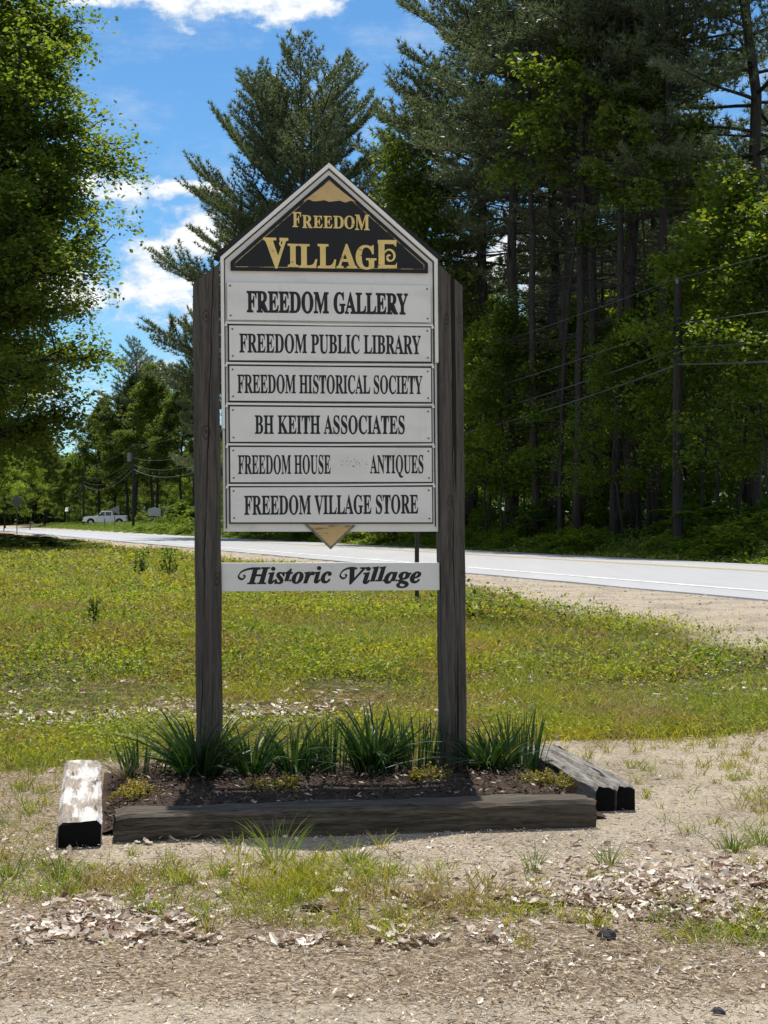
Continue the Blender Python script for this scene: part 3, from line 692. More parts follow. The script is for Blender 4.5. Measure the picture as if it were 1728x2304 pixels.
plants = [('daffodil_clump', -1.055, .02, 36, .26, .30, 'daff', 'thin upright daffodil leaves at the far left end of the bed'),
          ('daylily_clump', -.735, -.10, 210, .36, .62, 'lily', 'broad arching daylily clump hiding the foot of the left post'),
          ('daylily_clump', -.445, -.06, 90, .31, .55, 'lily', 'dark arching daylily just right of the left post'),
          ('daylily_clump', -.205, -.08, 85, .31, .48, 'lily', 'light green daylily under the middle left of the sign'),
          ('daffodil_clump', .010, -.06, 46, .36, .22, 'daff', 'slim upright daffodil clump under the middle of the sign'),
          ('daylily_clump', .245, -.10, 190, .38, .42, 'lily', 'large dark green lily clump under the middle right of the sign'),
          ('daffodil_clump', .500, -.05, 64, .36, .20, 'daff', 'dense upright daffodil leaves just left of the right post'),
          ('daylily_clump', .905, -.14, 150, .28, .6, 'lily', 'low leafy bright green clump right of the right post'),
          ('daffodil_clump', 1.115, -.02, 60, .39, .26, 'daff', 'tall upright daffodil leaves at the right end of the bed')]
for i, (nm, lx, ly, n, h, spd, mt, lab) in enumerate(plants):
    r = np.random.default_rng(100 + i); x, y = bed(lx, ly); ob = (lily_clump if mt == 'lily' else daff_clump)(n, h, spd, r).build(nm, M[mt], loc=(x, y, float(bed_z(lx, ly)) - .01))
    ob.rotation_euler = (0, 0, PSI); tag(ob, lab, 'plant', 'flower bed plants')
x, y = bed(-1.13, .04); b = MB(); r = np.random.default_rng(55); n = 160; a = r.uniform(0, 6.28, n); base = np.stack([np.cos(a), np.sin(a), a * 0], -1) * r.uniform(0, .06, n)[:, None]
blades(b, base, np.stack([np.cos(a) * .6, np.sin(a) * .6, np.ones(n)], -1), r.uniform(.1, .24, n), .004, r, .5, 4)
tag(b.build('grass_tuft', M['straw'], loc=(x, y, float(bed_z(-1.13, .04)))), 'wispy grey dried grass tuft beside the leftmost daffodil', 'grass tuft')
def sedum(lx, ly, rx, ry, n, lab, seed):
    """many short upright sprigs of small leaves, thinning to the edge"""
    r = np.random.default_rng(seed); b = MB(); ns = n // 12; a = r.uniform(0, 6.28, ns); q = r.uniform(0, 1, ns) ** .6 * (.75 + .5 * hnoise(np.cos(a), np.sin(a), 4, seed)); px = np.cos(a) * q * rx; py = np.sin(a) * q * ry
    h = r.uniform(.02, .10, ns) * (1.1 - .7 * np.clip(q, 0, 1)); k_ = 14; f = np.tile(np.linspace(.15, 1, k_), ns); lean_ = np.repeat(r.normal(0, .018, (ns, 2)), k_, 0)
    C = np.stack([np.repeat(px, k_) + lean_[:, 0] * f + r.normal(0, .006, ns * k_), np.repeat(py, k_) + lean_[:, 1] * f + r.normal(0, .006, ns * k_), np.repeat(h, k_) * f], -1)
    leaves(b, C, r.uniform(.010, .022, ns * k_), r, .7)
    x, y = bed(lx, ly); o = b.build('sedum_patch', M['sedum'], loc=(x, y, float(bed_z(lx, ly)))); o.rotation_euler = (0, 0, PSI); tag(o, lab, 'plant', 'sedum patches in the bed')
sedum(-1.09, -.52, .13, .22, 1300, 'yellow green sedum mound behind the left end of the front tie', 61)
sedum(1.10, -.62, .24, .16, 1500, 'yellow green sedum spreading behind the right end of the front tie', 62)
sedum(.50, -.40, .18, .12, 700, 'shaded sedum patch in front of the right post', 63)
sedum(-.36, -.55, .17, .12, 600, 'shaded sedum patch under the left half of the sign', 64)
# mulch chips in the bed
r = np.random.default_rng(70); n = 5200; lx = r.uniform(-1.24, 1.22, n); ly = r.uniform(-1.12, .45, n); x, y = bed(lx, ly); b = MB()
leaves(b, np.stack([x, y, bed_z(lx, ly) + .016 + r.uniform(0, .014, n)], -1), r.uniform(.015, .05, n), r, .35, .35, .05)
tag(b.build('mulch', M['chip']), 'brown bark mulch and leaf bits in the flower bed', 'mulch', kind='stuff')

# ------------------------------------------------------------------ lawn, weeds, dead leaves, gravel
def scatter(n, x0, x1, y0, y1, r):
    """points spread evenly as seen in plan inside the wedge the yard covers"""
    y = r.uniform(y0, y1, n); x = r.uniform(0, 1, n); return x0(y) + (x1(y) - x0(y)) * x, y
L_ = lambda y: -.30 * y - .6
R_ = lambda y: .30 * y + .6
def pick(n, y0, y1, r, f):
    x, y = scatter(n, L_, R_, y0, y1, r); keep = r.uniform(0, 1, n) < f(x, y); return x[keep], y[keep]
def lawn_w(x, y): return zones(x, y)[0]
def thin(x, y): return np.clip(.62 + .95 * hnoise(x, y, 1.0, 33) + .65 * hnoise(x, y, 3.1, 34), .05, 1)
def litter_patch(x, y):
    """belt of fallen leaves across the lawn and thin scatter elsewhere"""
    belt = np.exp(-((y - (11.9 + .35 * hnoise(x, y, .9, 41) + .12 * x)) / .72) ** 2) * (.25 + .75 * sstep(-.4, -1.4, x) + .25 * sstep(1.0, 2.4, x))
    return belt
gb = MB(); wb = MB(); r = np.random.default_rng(80)
for (n, y0, y1, h, w) in ((190000, 8.2, 13, .068, .0050), (170000, 13, 20, .085, .0075), (90000, 20, 34, .11, .014), (60000, 34, 75, .10, .026)):
    x, y = pick(n, y0, y1, r, lambda x, y: lawn_w(x, y) * thin(x, y) * (1 - .75 * np.clip(litter_patch(x, y), 0, 1)))
    m_ = len(x); z = ground_z(x, y); d = np.stack([r.normal(0, .35, m_), r.normal(0, .35, m_), np.ones(m_)], -1)
    tall = 1 + 1.3 * np.clip(hnoise(x, y, 1.1, 36), -.3, 1) + .7 * np.clip(hnoise(x, y, 3.5, 35), 0, 1) + .6 * sstep(1.0, 2.0, x) * (y < 12.5) + .5 * sstep(13, 16, y) * sstep(-.5, -2, x)
    blades(gb, np.stack([x, y, z - .004], -1), d, r.uniform(.5, 1.35, m_) * h * tall, w * r.uniform(.7, 1.3, m_), r, r.uniform(.1, .7, m_), 2)
for (n, y0, y1, h, s) in ((50000, 8.9, 13.5, .075, .030), (74000, 13, 21, .13, .044), (50000, 21, 36, .14, .070), (40000, 36, 75, .11, .12)):
    x, y = pick(n, y0, y1, r, lambda x, y: lawn_w(x, y) * np.clip(.38 + 1.1 * hnoise(x, y, 1.3, 37) + .5 * hnoise(x, y, 4.1, 39) + .25 * sstep(1.5, -1, x), .04, 1) * (1 - .6 * np.clip(litter_patch(x, y), 0, 1)) * sstep(8.9, 10.5, y))
    m_ = len(x); z = ground_z(x, y) + r.uniform(.1, 1, m_) * h * (1 + .7 * np.clip(hnoise(x, y, .9, 38), 0, 1))
    leaves(wb, np.stack([x, y, z], -1), r.uniform(.6, 1.3, m_) * s, r, .6, .6)
y = 8.8 + 66 * r.uniform(0, 1, 90000) ** 1.6; x = -(.30 * y + .6) - r.uniform(0, 1, 90000) * (3 + .5 * y); kp = r.uniform(0, 1, 90000) < lawn_w(x, y); x, y = x[kp], y[kp]; m_ = len(x)
blades(gb, np.stack([x, y, ground_z(x, y) - .004], -1), np.stack([r.normal(0, .4, m_), r.normal(0, .4, m_), np.ones(m_)], -1), r.uniform(.05, .12, m_), .006 + .0006 * y, r, .4, 2)
# thin sprouting in the yard in front of the ties
x, y = pick(90000, 5.0, 7.0, r, lambda x, y: np.clip(2.6 * hnoise(x, y, 2.9, 51) + 1.8 * hnoise(x, y, 8, 57) - .20 - .45 * sstep(-.45, .15, x), .015, 1) * sstep(5.2, 5.7, y) * (1 - sstep(6.3, 6.9, y + .3 * hnoise(x, y, 2.5, 58))) * .85)
m_ = len(x); blades(gb, np.stack([x, y, ground_z(x, y) - .004], -1), np.stack([r.normal(0, .45, m_), r.normal(0, .45, m_), np.ones(m_)], -1), r.uniform(.02, .12, m_), .0042, r, .35, 2)
x, y = pick(30000, 6.2, 10.4, r, lambda x, y: sstep(-1.42, -1.55, x) * np.clip(.5 + hnoise(x, y, 2, 52), 0, 1) * .8 + .06 * sstep(1.4, 1.8, x))
m_ = len(x); blades(gb, np.stack([x, y, ground_z(x, y) - .004], -1), np.stack([r.normal(0, .45, m_), r.normal(0, .45, m_), np.ones(m_)], -1), r.uniform(.02, .06, m_), .005, r, .4, 2)
# scattered sprouting clumps in the bare yard
nc = 330; cx, cy = pick(6000, 5.35, 7.1, r, lambda x, y: np.exp(-((y - 6.05) / .42) ** 2) * (1 - .55 * sstep(-.4, .2, x)) * np.clip(.5 + 1.2 * hnoise(x, y, 2.1, 63), .05, 1)); cx, cy = cx[:nc], cy[:nc]
ex_, ey_ = pick(1800, 6.6, 10.8, r, lambda x, y: (1 - lawn_w(x, y)) * np.where(np.abs(bedloc(x, y)[0]) < 1.5, 0, 1) * np.where(x < 0, .8, .35 + .5 * sstep(1.7, 2.1, x))); cx = np.concatenate([cx, ex_]); cy = np.concatenate([cy, ey_])
per_ = r.integers(5, 26, len(cx)); hh = np.repeat(r.uniform(.03, .13, len(cx)), per_); x = np.repeat(cx, per_) + r.normal(0, .022, per_.sum()); y = np.repeat(cy, per_) + r.normal(0, .022, per_.sum()); m_ = len(x)
blades(gb, np.stack([x, y, ground_z(x, y) - .004], -1), np.stack([r.normal(0, .33, m_), r.normal(0, .33, m_), np.ones(m_)], -1), hh * r.uniform(.5, 1.2, m_), .0042, r, r.uniform(.1, .5, m_), 3)
x = r.uniform(-14, 6, 60000); y = r.uniform(13, 60, 60000); tt = road_t(x, y); kp = (sand_edge(x, y) > .12) & (r.uniform(0, 1, 60000) < np.clip(.05 + 1.3 * hnoise(x, y, 1.6, 72), 0, 1) * sstep(-1.0, -2.8, tt)); x, y = x[kp], y[kp]; m_ = len(x)
blades(gb, np.stack([x, y, ground_z(x, y) - .004], -1), np.stack([r.normal(0, .4, m_), r.normal(0, .4, m_), np.ones(m_)], -1), r.uniform(.03, .10, m_), .010, r, .4, 2)
tag(gb.build('grass', M['grass']), 'sunlit yellow green lawn grass', 'grass', kind='stuff')
tag(wb.build('weeds', M['weed']), 'low broad leaved weeds spread through the lawn', 'weeds', kind='stuff')

lb = MB(); r = np.random.default_rng(90)
x, y = pick(60000, 9.8, 14, r, lambda x, y: np.clip(litter_patch(x, y), 0, 1) * np.clip(.35 + 1.2 * hnoise(x, y, 3.0, 43), 0.01, 1) * .5); x1_, y1_ = x, y
x, y = pick(9000, 8.8, 16, r, lambda x, y: np.clip(.05 + .8 * hnoise(x, y, 2.2, 44), 0, 1) * .25); x2_, y2_ = x, y
def front_litter(x, y):
    """fallen leaves blown into a band across the front of the yard, thickest to the right"""
    band = np.exp(-((y - (5.80 + .05 * x + .16 * hnoise(x, y, 1.6, 47) + .12 * hnoise(x, y, 5, 75))) / .46) ** 2)
    clump = np.clip(.22 + 1.5 * hnoise(x, y, 4.2, 48) + .8 * hnoise(x, y, 11, 50), .02, 1)
    return np.clip(.8 * band * clump * (.55 + 2.2 * sstep(-.55, .1, x) + 1.1 * sstep(-.75, -1.1, x)) + .8 * sstep(1.3, 1.55, x) * np.exp(-((y - 6.25) / .3) ** 2) + .014, 0, 1)
def dry_leaves(mb_, C, size, r):
    """curled dead leaves: a lobed outline bent along and across"""
    n = len(C); size = size[:, None]; N = unit(np.array([0, 0, 1.]) + r.normal(0, .38, (n, 3))); D = unit(np.cross(N, r.normal(0, 1, (n, 3)))); Sd = np.cross(N, D)
    cl = r.uniform(-.1, .5, n)[:, None]; cw = r.uniform(.05, .55, n)[:, None]; asp = r.uniform(.38, .72, n)[:, None]; rows = []
    for f, w in ((-.5, .10), (-.28, .75), (-.05, .62), (.18, 1.0), (.36, .45), (.52, .05)):
        c = C + D * size * f + N * size * cl * (f * f * 1.6); wl = w * r.uniform(.65, 1.2, (n, 1)); wr = w * r.uniform(.65, 1.2, (n, 1))
        rows += [c - Sd * size * asp * wl * .5 + N * size * cw * wl * .3, c, c + Sd * size * asp * wr * .5 + N * size * cw * wr * .3]
    V = np.stack(rows, 1); f0 = np.arange(n)[:, None] * 18; q = []
    for i in range(5):
        for j in range(2): a = i * 3 + j; q.append(f0 + [a, a + 1, a + 4, a + 3])
    mb_.add(V.reshape(-1, 3), q=np.concatenate(q))
x, y = pick(56000, 4.3, 7.4, r, lambda x, y: .25 + .6 * np.clip(hnoise(x, y, 3.3, 59), 0, 1)); m_ = len(x)
dry_leaves(lb, np.stack([x, y, ground_z(x, y) + r.uniform(.002, .010, m_)], -1), r.uniform(.006, .018, m_), r)
x, y = pick(76000, 4.4, 7.2, r, lambda x, y: front_litter(x, y) * .8)
X = np.concatenate([x1_, x2_, x]); Y = np.concatenate([y1_, y2_, y]); n = len(X)
dry_leaves(lb, np.stack([X, Y, ground_z(X, Y) + r.uniform(.004, .026, n)], -1), np.where(Y < 5.35, .010 + .030 * r.uniform(0, 1, n) ** 2, np.where(Y < 7.5, .014 + .056 * r.uniform(0, 1, n) ** 2.0, r.uniform(.03, .085, n))), r)
tag(lb.build('dead_leaves', M['litter']), 'dry curled fallen leaves lying in drifts', 'leaves', kind='stuff')
sb = MB(); x, y = pick(120000, 4.3, 10.2, r, lambda x, y: (1 - lawn_w(x, y)) * np.where((np.abs(bedloc(x, y)[0]) < 1.3) & (bedloc(x, y)[1] > -1.4), 0, 1) * (.22 + .75 * np.exp(-((y - 5.35) / .55) ** 2)) * np.clip(.6 + .9 * hnoise(x, y, 3, 49), .1, 1)); m_ = len(x)
blades(sb, np.stack([x, y, ground_z(x, y) + r.uniform(.0, .012, m_)], -1), np.stack([r.normal(0, 1, m_), r.normal(0, 1, m_), r.uniform(0, .25, m_)], -1), r.uniform(.015, .065, m_), r.uniform(.0018, .005, m_), r, .15, 2)
tag(sb.build('straw', M['straw']), 'dry grass bits and needles littering the bare yard', 'dry grass', kind='stuff')
def pebbles(mb_, x, y, s, r):
    n = len(x); ico = np.array([(0, 0, .75), (.9, 0, .1), (.28, .85, .15), (-.72, .53, .1), (-.72, -.53, .12), (.28, -.85, .1)])
    a = r.uniform(0, 6.28, n); ca_, sa_ = np.cos(a)[:, None], np.sin(a)[:, None]; P = ico[None] * r.uniform(.6, 1.3, (n, 6, 1)) * s[:, None, None] * np.stack([np.ones(n), r.uniform(.5, 1, n), r.uniform(.4, .8, n)], -1)[:, None]
    V = np.stack([P[..., 0] * ca_ - P[..., 1] * sa_ + x[:, None], P[..., 0] * sa_ + P[..., 1] * ca_ + y[:, None], P[..., 2] + ground_z(x, y)[:, None]], -1)
    f = np.arange(n)[:, None] * 6; mb_.add(V.reshape(-1, 3), t=np.concatenate([f + [0, 1 + i, 1 + (i + 1) % 5] for i in range(5)]))
pb = MB(); x, y = pick(46000, 4.3, 8.6, r, lambda x, y: (1 - lawn_w(x, y)) * np.where(np.abs(bedloc(x, y)[0]) < 1.3, bedloc(x, y)[1] < -1.4, True) * np.clip(.35 + .6 * hnoise(x, y, 2, 53) + .4 * sstep(5, 4.5, y), .05, 1)); m_ = len(x)
pebbles(pb, x, y, .002 + .008 * r.uniform(0, 1, m_) ** 3, r)
x = r.uniform(-12, 9, 60000); y = r.uniform(14, 60, 60000); kp = (sand_edge(x, y) > .5) & (road_t(x, y) < -.05); x, y = x[kp], y[kp]; pebbles(pb, x, y, .006 + .03 * r.uniform(0, 1, len(x)) ** 3, r)
tag(pb.build('gravel', M['pebble']), 'small pale stones in the yard and on the road shoulder', 'gravel', kind='stuff')

# wild grass tufts standing in the yard, each its own
tufts = [(600, 1858, 70, .24, 'tall wild grass tuft in front of the middle of the front tie'), (133, 1897, 60, .15, 'green grass tuft in front of the black end of the left tie'),
         (765, 1872, 40, .18, 'thin wild grass tuft right of the tall one before the front tie'), (1155, 1880, 34, .16, 'sparse grass tuft before the right part of the front tie'),
         (1315, 1872, 42, .15, 'loose grass tuft in front of the split right tie'), (1580, 1840, 90, .14, 'bushy green grass tuft at the right edge of the yard'),
         (1642, 1822, 70, .14, 'dense green grass tuft farthest right in the yard'), (350, 1972, 60, .07, 'short green grass tuft among dead leaves at left'),
         (1422, 1985, 36, .09, 'small upright grass tuft among pale dead leaves at right'), (18, 1892, 55, .12, 'grass tuft at the left border of the yard'), (480, 1890, 30, .12, 'thin grass tuft near the left end of the front tie')]
for i, (u, v, n, h, lab) in enumerate(tufts):
    Y = CAM_H * F_PX / (v / .96 - V_H); X = at(u / .96, Y); r = np.random.default_rng(200 + i); b = MB(); a = r.uniform(0, 6.28, n); base = np.stack([np.cos(a), np.sin(a), a * 0], -1) * r.uniform(0, .07 if n > 45 else .04, n)[:, None]
    blades(b, base, np.stack([np.cos(a) * r.uniform(.05, .6, n), np.sin(a) * r.uniform(.05, .6, n), np.ones(n)], -1), r.uniform(.45, 1.15, n) * h, r.uniform(.003, .0055, n), r, r.uniform(.1, .5, n), 4)
    tag(b.build('grass_tuft', M['tuft'], loc=(X, Y, float(ground_z(X, Y)) - .004)), lab, 'grass tuft', 'grass tufts in the bare yard')
def lump(name, u, v, s, mat, lab, cat, seed, sq=(1, .7, .6)):
    Y = CAM_H * F_PX / (v / .96 - V_H); X = at(u / .96, Y); r = np.random.default_rng(seed); b = MB(); n, m_ = 7, 10; V = []
    for i in range(n + 1):
        ph = math.pi * i / n
        for j in range(m_):
            th = 2 * math.pi * j / m_; q = s * (1 + .22 * math.sin(3 * th + seed) * math.sin(2 * ph) + r.normal(0, .07))
            V.append((q * math.sin(ph) * math.cos(th) * sq[0], q * math.sin(ph) * math.sin(th) * sq[1], q * math.cos(ph) * sq[2] + s * sq[2] * .55))
    b.add(V, q=[(i * m_ + j, (i + 1) * m_ + j, (i + 1) * m_ + (j + 1) % m_, i * m_ + (j + 1) % m_) for i in range(n) for j in range(m_)])
    tag(b.build(name, mat, loc=(X, Y, float(ground_z(X, Y))), smooth=(cat == 'x')), lab, cat)
lump('stone', 1310, 2024, .036, M['stone'], 'dark stone among pale dead leaves, right of the yard', 'stone', 3)
lump('stone', 1550, 2190, .022, M['stone'], 'small dark stone on the sand near the bottom right', 'stone', 4)
lump('pine_cone', 678, 1972, .034, M['cone'], 'dark brown pine cone lying among dead leaves', 'pine cone', 5, (1.3, .6, .5))
lump('stone', 1525, 2012, .024, M['stone'], 'dark flat stone right of the bigger dark stone', 'stone', 6)
b = MB(); Y = CAM_H * F_PX / (2058 / .96 - V_H); X = at(762 / .96, Y); b.tube([(-.07, 0, .008), (0, .006, .010), (.075, -.004, .007)], [.003, .0035, .002], 6)
tag(b.build('twig', M['straw'], loc=(X, Y, float(ground_z(X, Y)))), 'pale straight twig on the bare ground', 'twig')

# saplings and little shrubs on the lawn
def small_plant(name, u, Y, h, w, n, mat, lab, seed, ls=.05):
    X = at(u, Y); r = np.random.default_rng(seed); o = empty(name, (X, Y, float(ground_z(X, Y)) - .01), 0, lab, 'plant'); b = MB()
    st = MB()
    for i in range(5):
        a = r.uniform(0, 6.28); st.tube([(0, 0, 0), (math.cos(a) * w * .3, math.sin(a) * w * .3, h * .5), (math.cos(a) * w * .6, math.sin(a) * w * .6, h * r.uniform(.8, 1))], [.008, .006, .003], 5)
    st.build('stem', M['bark2'], o); q = np.sqrt(r.uniform(0, 1, n)); a = r.uniform(0, 6.28, n)
    leaves(b, np.stack([np.cos(a) * q * w, np.sin(a) * q * w, r.uniform(.12, 1.05, n) * h], -1), r.uniform(.6, 1.3, n) * ls, r, .7); b.build('foliage', mat, o)
small_plant('sapling', 213, 15.9, .36, .06, 60, M['maple2'], 'small maple seedling standing alone in the left lawn', 301, .06)
small_plant('shrub', 318, 27.0, .46, .14, 170, M['under'], 'small dark bush on the lawn, left of a similar one', 302, .07)
small_plant('shrub', 380, 26.5, .52, .17, 220, M['under'], 'small dark bush nearest the left sign post on the lawn', 303, .07)
small_plant('shrub', 1075, 16.6, .30, .55, 420, M['weed'], 'low yellow green bush beside the gravel, right of the right post', 304, .06)
# steel post standing behind the sign
X, Y = at(938, 18.4), 18.4; b = MB(); z0 = float(ground_z(X, Y))
b.prism([(-.027, -.3), (-.012, -.3), (-.012, 1.9), (-.027, 1.9)], -.012, .012); b.prism([(.012, -.3), (.027, -.3), (.027, 1.9), (.012, 1.9)], -.012, .012); b.box(-.012, .012, .006, .011, -.3, 1.9)
tag(b.build('steel_post', M['metal'], loc=(X, Y, z0)), 'thin dark steel channel post behind the right end of the lower board', 'post')

# ------------------------------------------------------------------ trees
def curve_path(p0, d0, length, r, up=.0, wob=.12, n=7):
    P = [np.array(p0, float)]; d = unit(np.array(d0, float)); st = length / (n - 1)
    for i in range(n - 1):
        d = unit(d + np.array([0, 0, up]) / (n - 1) * 2 + r.normal(0, wob, 3)); P.append(P[-1] + d * st)
    return np.array(P)

def broadleaf(seed, H, tr, base, R, nl, ls, mat, name='maple_tree', limbs=26, top=1.0, wide=.35, forks=0, sub=6, flat=.55, lean=(0, 0), gap=0.0, inner=.38):
    """trunk with limbs that branch twice, leaf clumps at the twig ends"""
    r = np.random.default_rng(seed); o = empty(name); tb = MB(); lb = MB()
    nP = 12; zz = np.linspace(0, H * .93, nP); wobx = np.cumsum(r.normal(0, .012 * H, nP)); woby = np.cumsum(r.normal(0, .012 * H, nP)); wobx -= wobx[0]; woby -= woby[0]
    trunk = np.stack([wobx + lean[0] * zz, woby + lean[1] * zz, zz], -1); trunk[0, 2] = -.4
    tr_ = tr * (1 - zz / (H * .93) * .86); tr_[0] *= 1.45
    tb.tube(trunk, tr_, 9); C = []; Wt = []
    def tp(z): return np.array([np.interp(z, zz, trunk[:, 0]), np.interp(z, zz, trunk[:, 1]), z])
    for i in range(limbs):
        f = (i + .5) / limbs; z = base * .8 + (H * .9 - base * .8) * f ** .9; az = i * 2.39996 + r.normal(0, .3)
        prof = (math.sin(math.pi * min(1, (f * .86 + .14)) ** .8) * .75 + .35 * (1 - f)) * top if f < .98 else .3
        L = R * min(1.08, prof) * r.uniform(.72, 1.1); el = .15 + .9 * f
        p = curve_path(tp(z), (math.cos(az) * math.cos(el), math.sin(az) * math.cos(el), math.sin(el)), max(L, .8), r, .12 - .35 * (1 - f) * wide, .10)
        r0 = tr * .42 * (1 - .6 * f); tb.tube(p, np.linspace(r0, r0 * .22, len(p)), 6, cap=False)
        for j in range(sub):
            q = r.uniform(inner, 1.0) ** .8; pos = p[int(q * (len(p) - 1))]; dirn = unit(p[-1] - p[0]); sd = unit(dirn + r.normal(0, .6, 3) * np.array([1, 1, .6])); L2 = L * r.uniform(.22, .42)
            p2 = curve_path(pos, sd, L2, r, .05, .15, 5); tb.tube(p2, np.linspace(r0 * .35, r0 * .1, len(p2)), 5, cap=False)
            for m in (2, 4):
                C.append(p2[m] + r.normal(0, .12 * R / 4, 3)); Wt.append(r.uniform(.25, 1.6))
        C.append(p[-1]); Wt.append(1.2)
    C = np.array(C); Wt = np.array(Wt); Wt[r.uniform(0, 1, len(Wt)) < gap] = 0; cnt = r.multinomial(nl, Wt / Wt.sum())
    cen = np.repeat(C, cnt, 0); sig = np.repeat(.145 * R ** .62 * r.uniform(.6, 1.3, len(C)), cnt)[:, None]
    g = np.clip(r.normal(0, 1, (len(cen), 3)), -1.8, 1.8) * sig * np.array([1, 1, flat]); P = cen + g; P[:, 2] -= (g[:, 0] ** 2 + g[:, 1] ** 2) / (sig[:, 0] * 4.5)
    leaves(lb, P, r.uniform(.65, 1.3, len(P)) * ls, r, .5, .75, .10)
    tb.build('trunk', M['bark2'], o, smooth=True); lb.build('crown', M[mat], o); return o

def pine(seed, H, tr, base, R, mat='needle', whorl=.62, per=5, shape='cone', blade=.26, bw=.055, nb=12, dead=0, up=.22, dens=1.0, name='pine_tree'):
    """white pine: whorls of level boughs turned up at the ends, needle brushes along the twigs"""
    r = np.random.default_rng(seed); o = empty(name); tb = MB(); nbm = MB()
    nP = 14; zz = np.linspace(0, H, nP); trunk = np.stack([np.cumsum(r.normal(0, .0045 * H, nP)), np.cumsum(r.normal(0, .0045 * H, nP)), zz], -1); trunk -= trunk[0] * np.array([1, 1, 0]); trunk[0, 2] = -.4
    tr_ = tr * (1 - zz / H) ** .8 + .025; tr_[0] *= 1.3; tb.tube(trunk, tr_, 9)
    def tp(z): return np.array([np.interp(z, zz, trunk[:, 0]), np.interp(z, zz, trunk[:, 1]), z])
    PT, AX = [], []
    z = base
    while z < H * .985:
        f = (z - base) / (H - base); prof = (1 - f) ** .75 * (.55 + .45 * min(1, f * 5)) if shape == 'cone' else (1 - f) ** .58 * (.9 + .1 * math.sin(f * 9 + seed)) * min(1, .75 + f)
        k_ = per if f < .85 else 4; a0 = r.uniform(0, 6.28)
        for j in range(k_):
            if r.uniform() < .12: continue
            az = a0 + j * 2 * math.pi / k_ + r.normal(0, .22); L = max(.35, R * prof * r.choice([.62, .85, 1.0, 1.12], p=[.2, .3, .35, .15]) * r.uniform(.9, 1.08))
            el = -.06 + .95 * f ** 1.8 + r.normal(0, .07)
            p = curve_path(tp(z + r.normal(0, .12)), (math.cos(az) * math.cos(el), math.sin(az) * math.cos(el), math.sin(el)), L, r, up * (.6 + .4 * f), .035, 8)
            rb = min(.10, .012 + .011 * L); tb.tube(p, np.linspace(rb, rb * .25, len(p)), 5, cap=False)
            ax = unit(p[-1] - p[-3]); hz = unit(np.cross(ax, [0, 0, 1.]))
            nt = max(3, int(L * 3.6 * dens))
            for m in range(nt):
                q = .22 + .78 * (m + r.uniform()) / nt; x_ = q * (len(p) - 1); i0 = int(min(x_, len(p) - 2)); pos = p[i0] + (p[i0 + 1] - p[i0]) * (x_ - i0)
                sd = 1 if m % 2 else -1; Lt = L * (.34 * math.sin(math.pi * (q * .72 + .16)) + .06) * r.uniform(.7, 1.1)
                d = unit(ax * .75 + hz * sd * r.uniform(.5, 1.) + np.array([0, 0, r.uniform(.0, .3)])); ns = max(2, int(Lt / .17 * dens))
                for s_ in range(ns):
                    g = (s_ + .6) / ns; PT.append(pos + d * Lt * g + np.array([0, 0, .10 * g * g * Lt]) + r.normal(0, .03, 3)); AX.append(d + np.array([0, 0, .35 + .5 * g]))
            PT.append(p[-1]); AX.append(ax + np.array([0, 0, .6]))
        z += whorl * r.uniform(.75, 1.25) * (1 - .35 * f)
    PT = np.array(PT); AX = unit(np.array(AX)); n = len(PT)
    P = np.repeat(PT, nb, 0); D = unit(np.repeat(AX, nb, 0) * .75 + r.normal(0, .55, (n * nb, 3))); Sd = unit(np.cross(D, r.normal(0, 1, (n * nb, 3))))
    Lb = blade * r.uniform(.7, 1.25, n * nb)[:, None]; w = bw * r.uniform(.7, 1.3, n * nb)[:, None]
    V = np.stack([P - Sd * w * .5, P + Sd * w * .5, P + D * Lb], 1); nbm.add(V.reshape(-1, 3), t=np.arange(n * nb * 3).reshape(-1, 3))
    for i in range(dead):            # bare dead limbs on the lower trunk
        zd = r.uniform(base * .25, base); az = r.uniform(0, 6.28); L = r.uniform(.8, 3.2); p = curve_path(tp(zd), (math.cos(az), math.sin(az), r.uniform(-.15, .25)), L, r, r.uniform(-.1, .1), .08, 6)
        tb.tube(p, np.linspace(.032, .008, len(p)), 4, cap=False)
        for q in range(3):
            s0 = p[2 + q]; p2 = curve_path(s0, unit(p[-1] - p[0]) + r.normal(0, .6, 3), L * .3, r, 0, .15, 4); tb.tube(p2, np.linspace(.012, .004, 4), 3, cap=False)
    tb.build('trunk', M['bark'], o, smooth=True); nbm.build('crown', M[mat], o); return o

def place(o, u, Y, rz_, lab, s=1.0, group=None, cat='tree', first=True, dz=0.):
    X = at(u, Y)
    if first: o.location = (X, Y, float(ground_z(X, Y)) + dz); o.rotation_euler[2] = rz_; o.scale = (s, s, s) if not hasattr(s, '__len__') else s
    else: o = dup(o, (X, Y, float(ground_z(X, Y)) + dz), rz_, s)
    tag(o, lab, cat, group); return o

def only(o, **kw): return place(o, **kw)
# the tall maple that fills the left side
maple_big = broadleaf(11, 31, .42, 5.5, 7.4, 270000, .20, 'maple', limbs=110, sub=13, flat=.5, gap=.06, inner=.15)
place(maple_big, -165, 60, .3, 'tall dense maple filling the left edge from the lawn to the sky')
place(maple_big, -130, 74, 2.2, 'second tall maple mostly hidden behind the tall one at the left edge', (.9, .9, .95), first=False)
# the great white pine behind the sign
pine_open = pine(21, 29.6, .36, 3.0, 13.0, per=6, whorl=1.5, shape='open', nb=15, bw=.050, blade=.30, up=.32, dens=1.0)
place(pine_open, 702, 92, 1.9, 'lone broad white pine rising against the sky behind the gable')
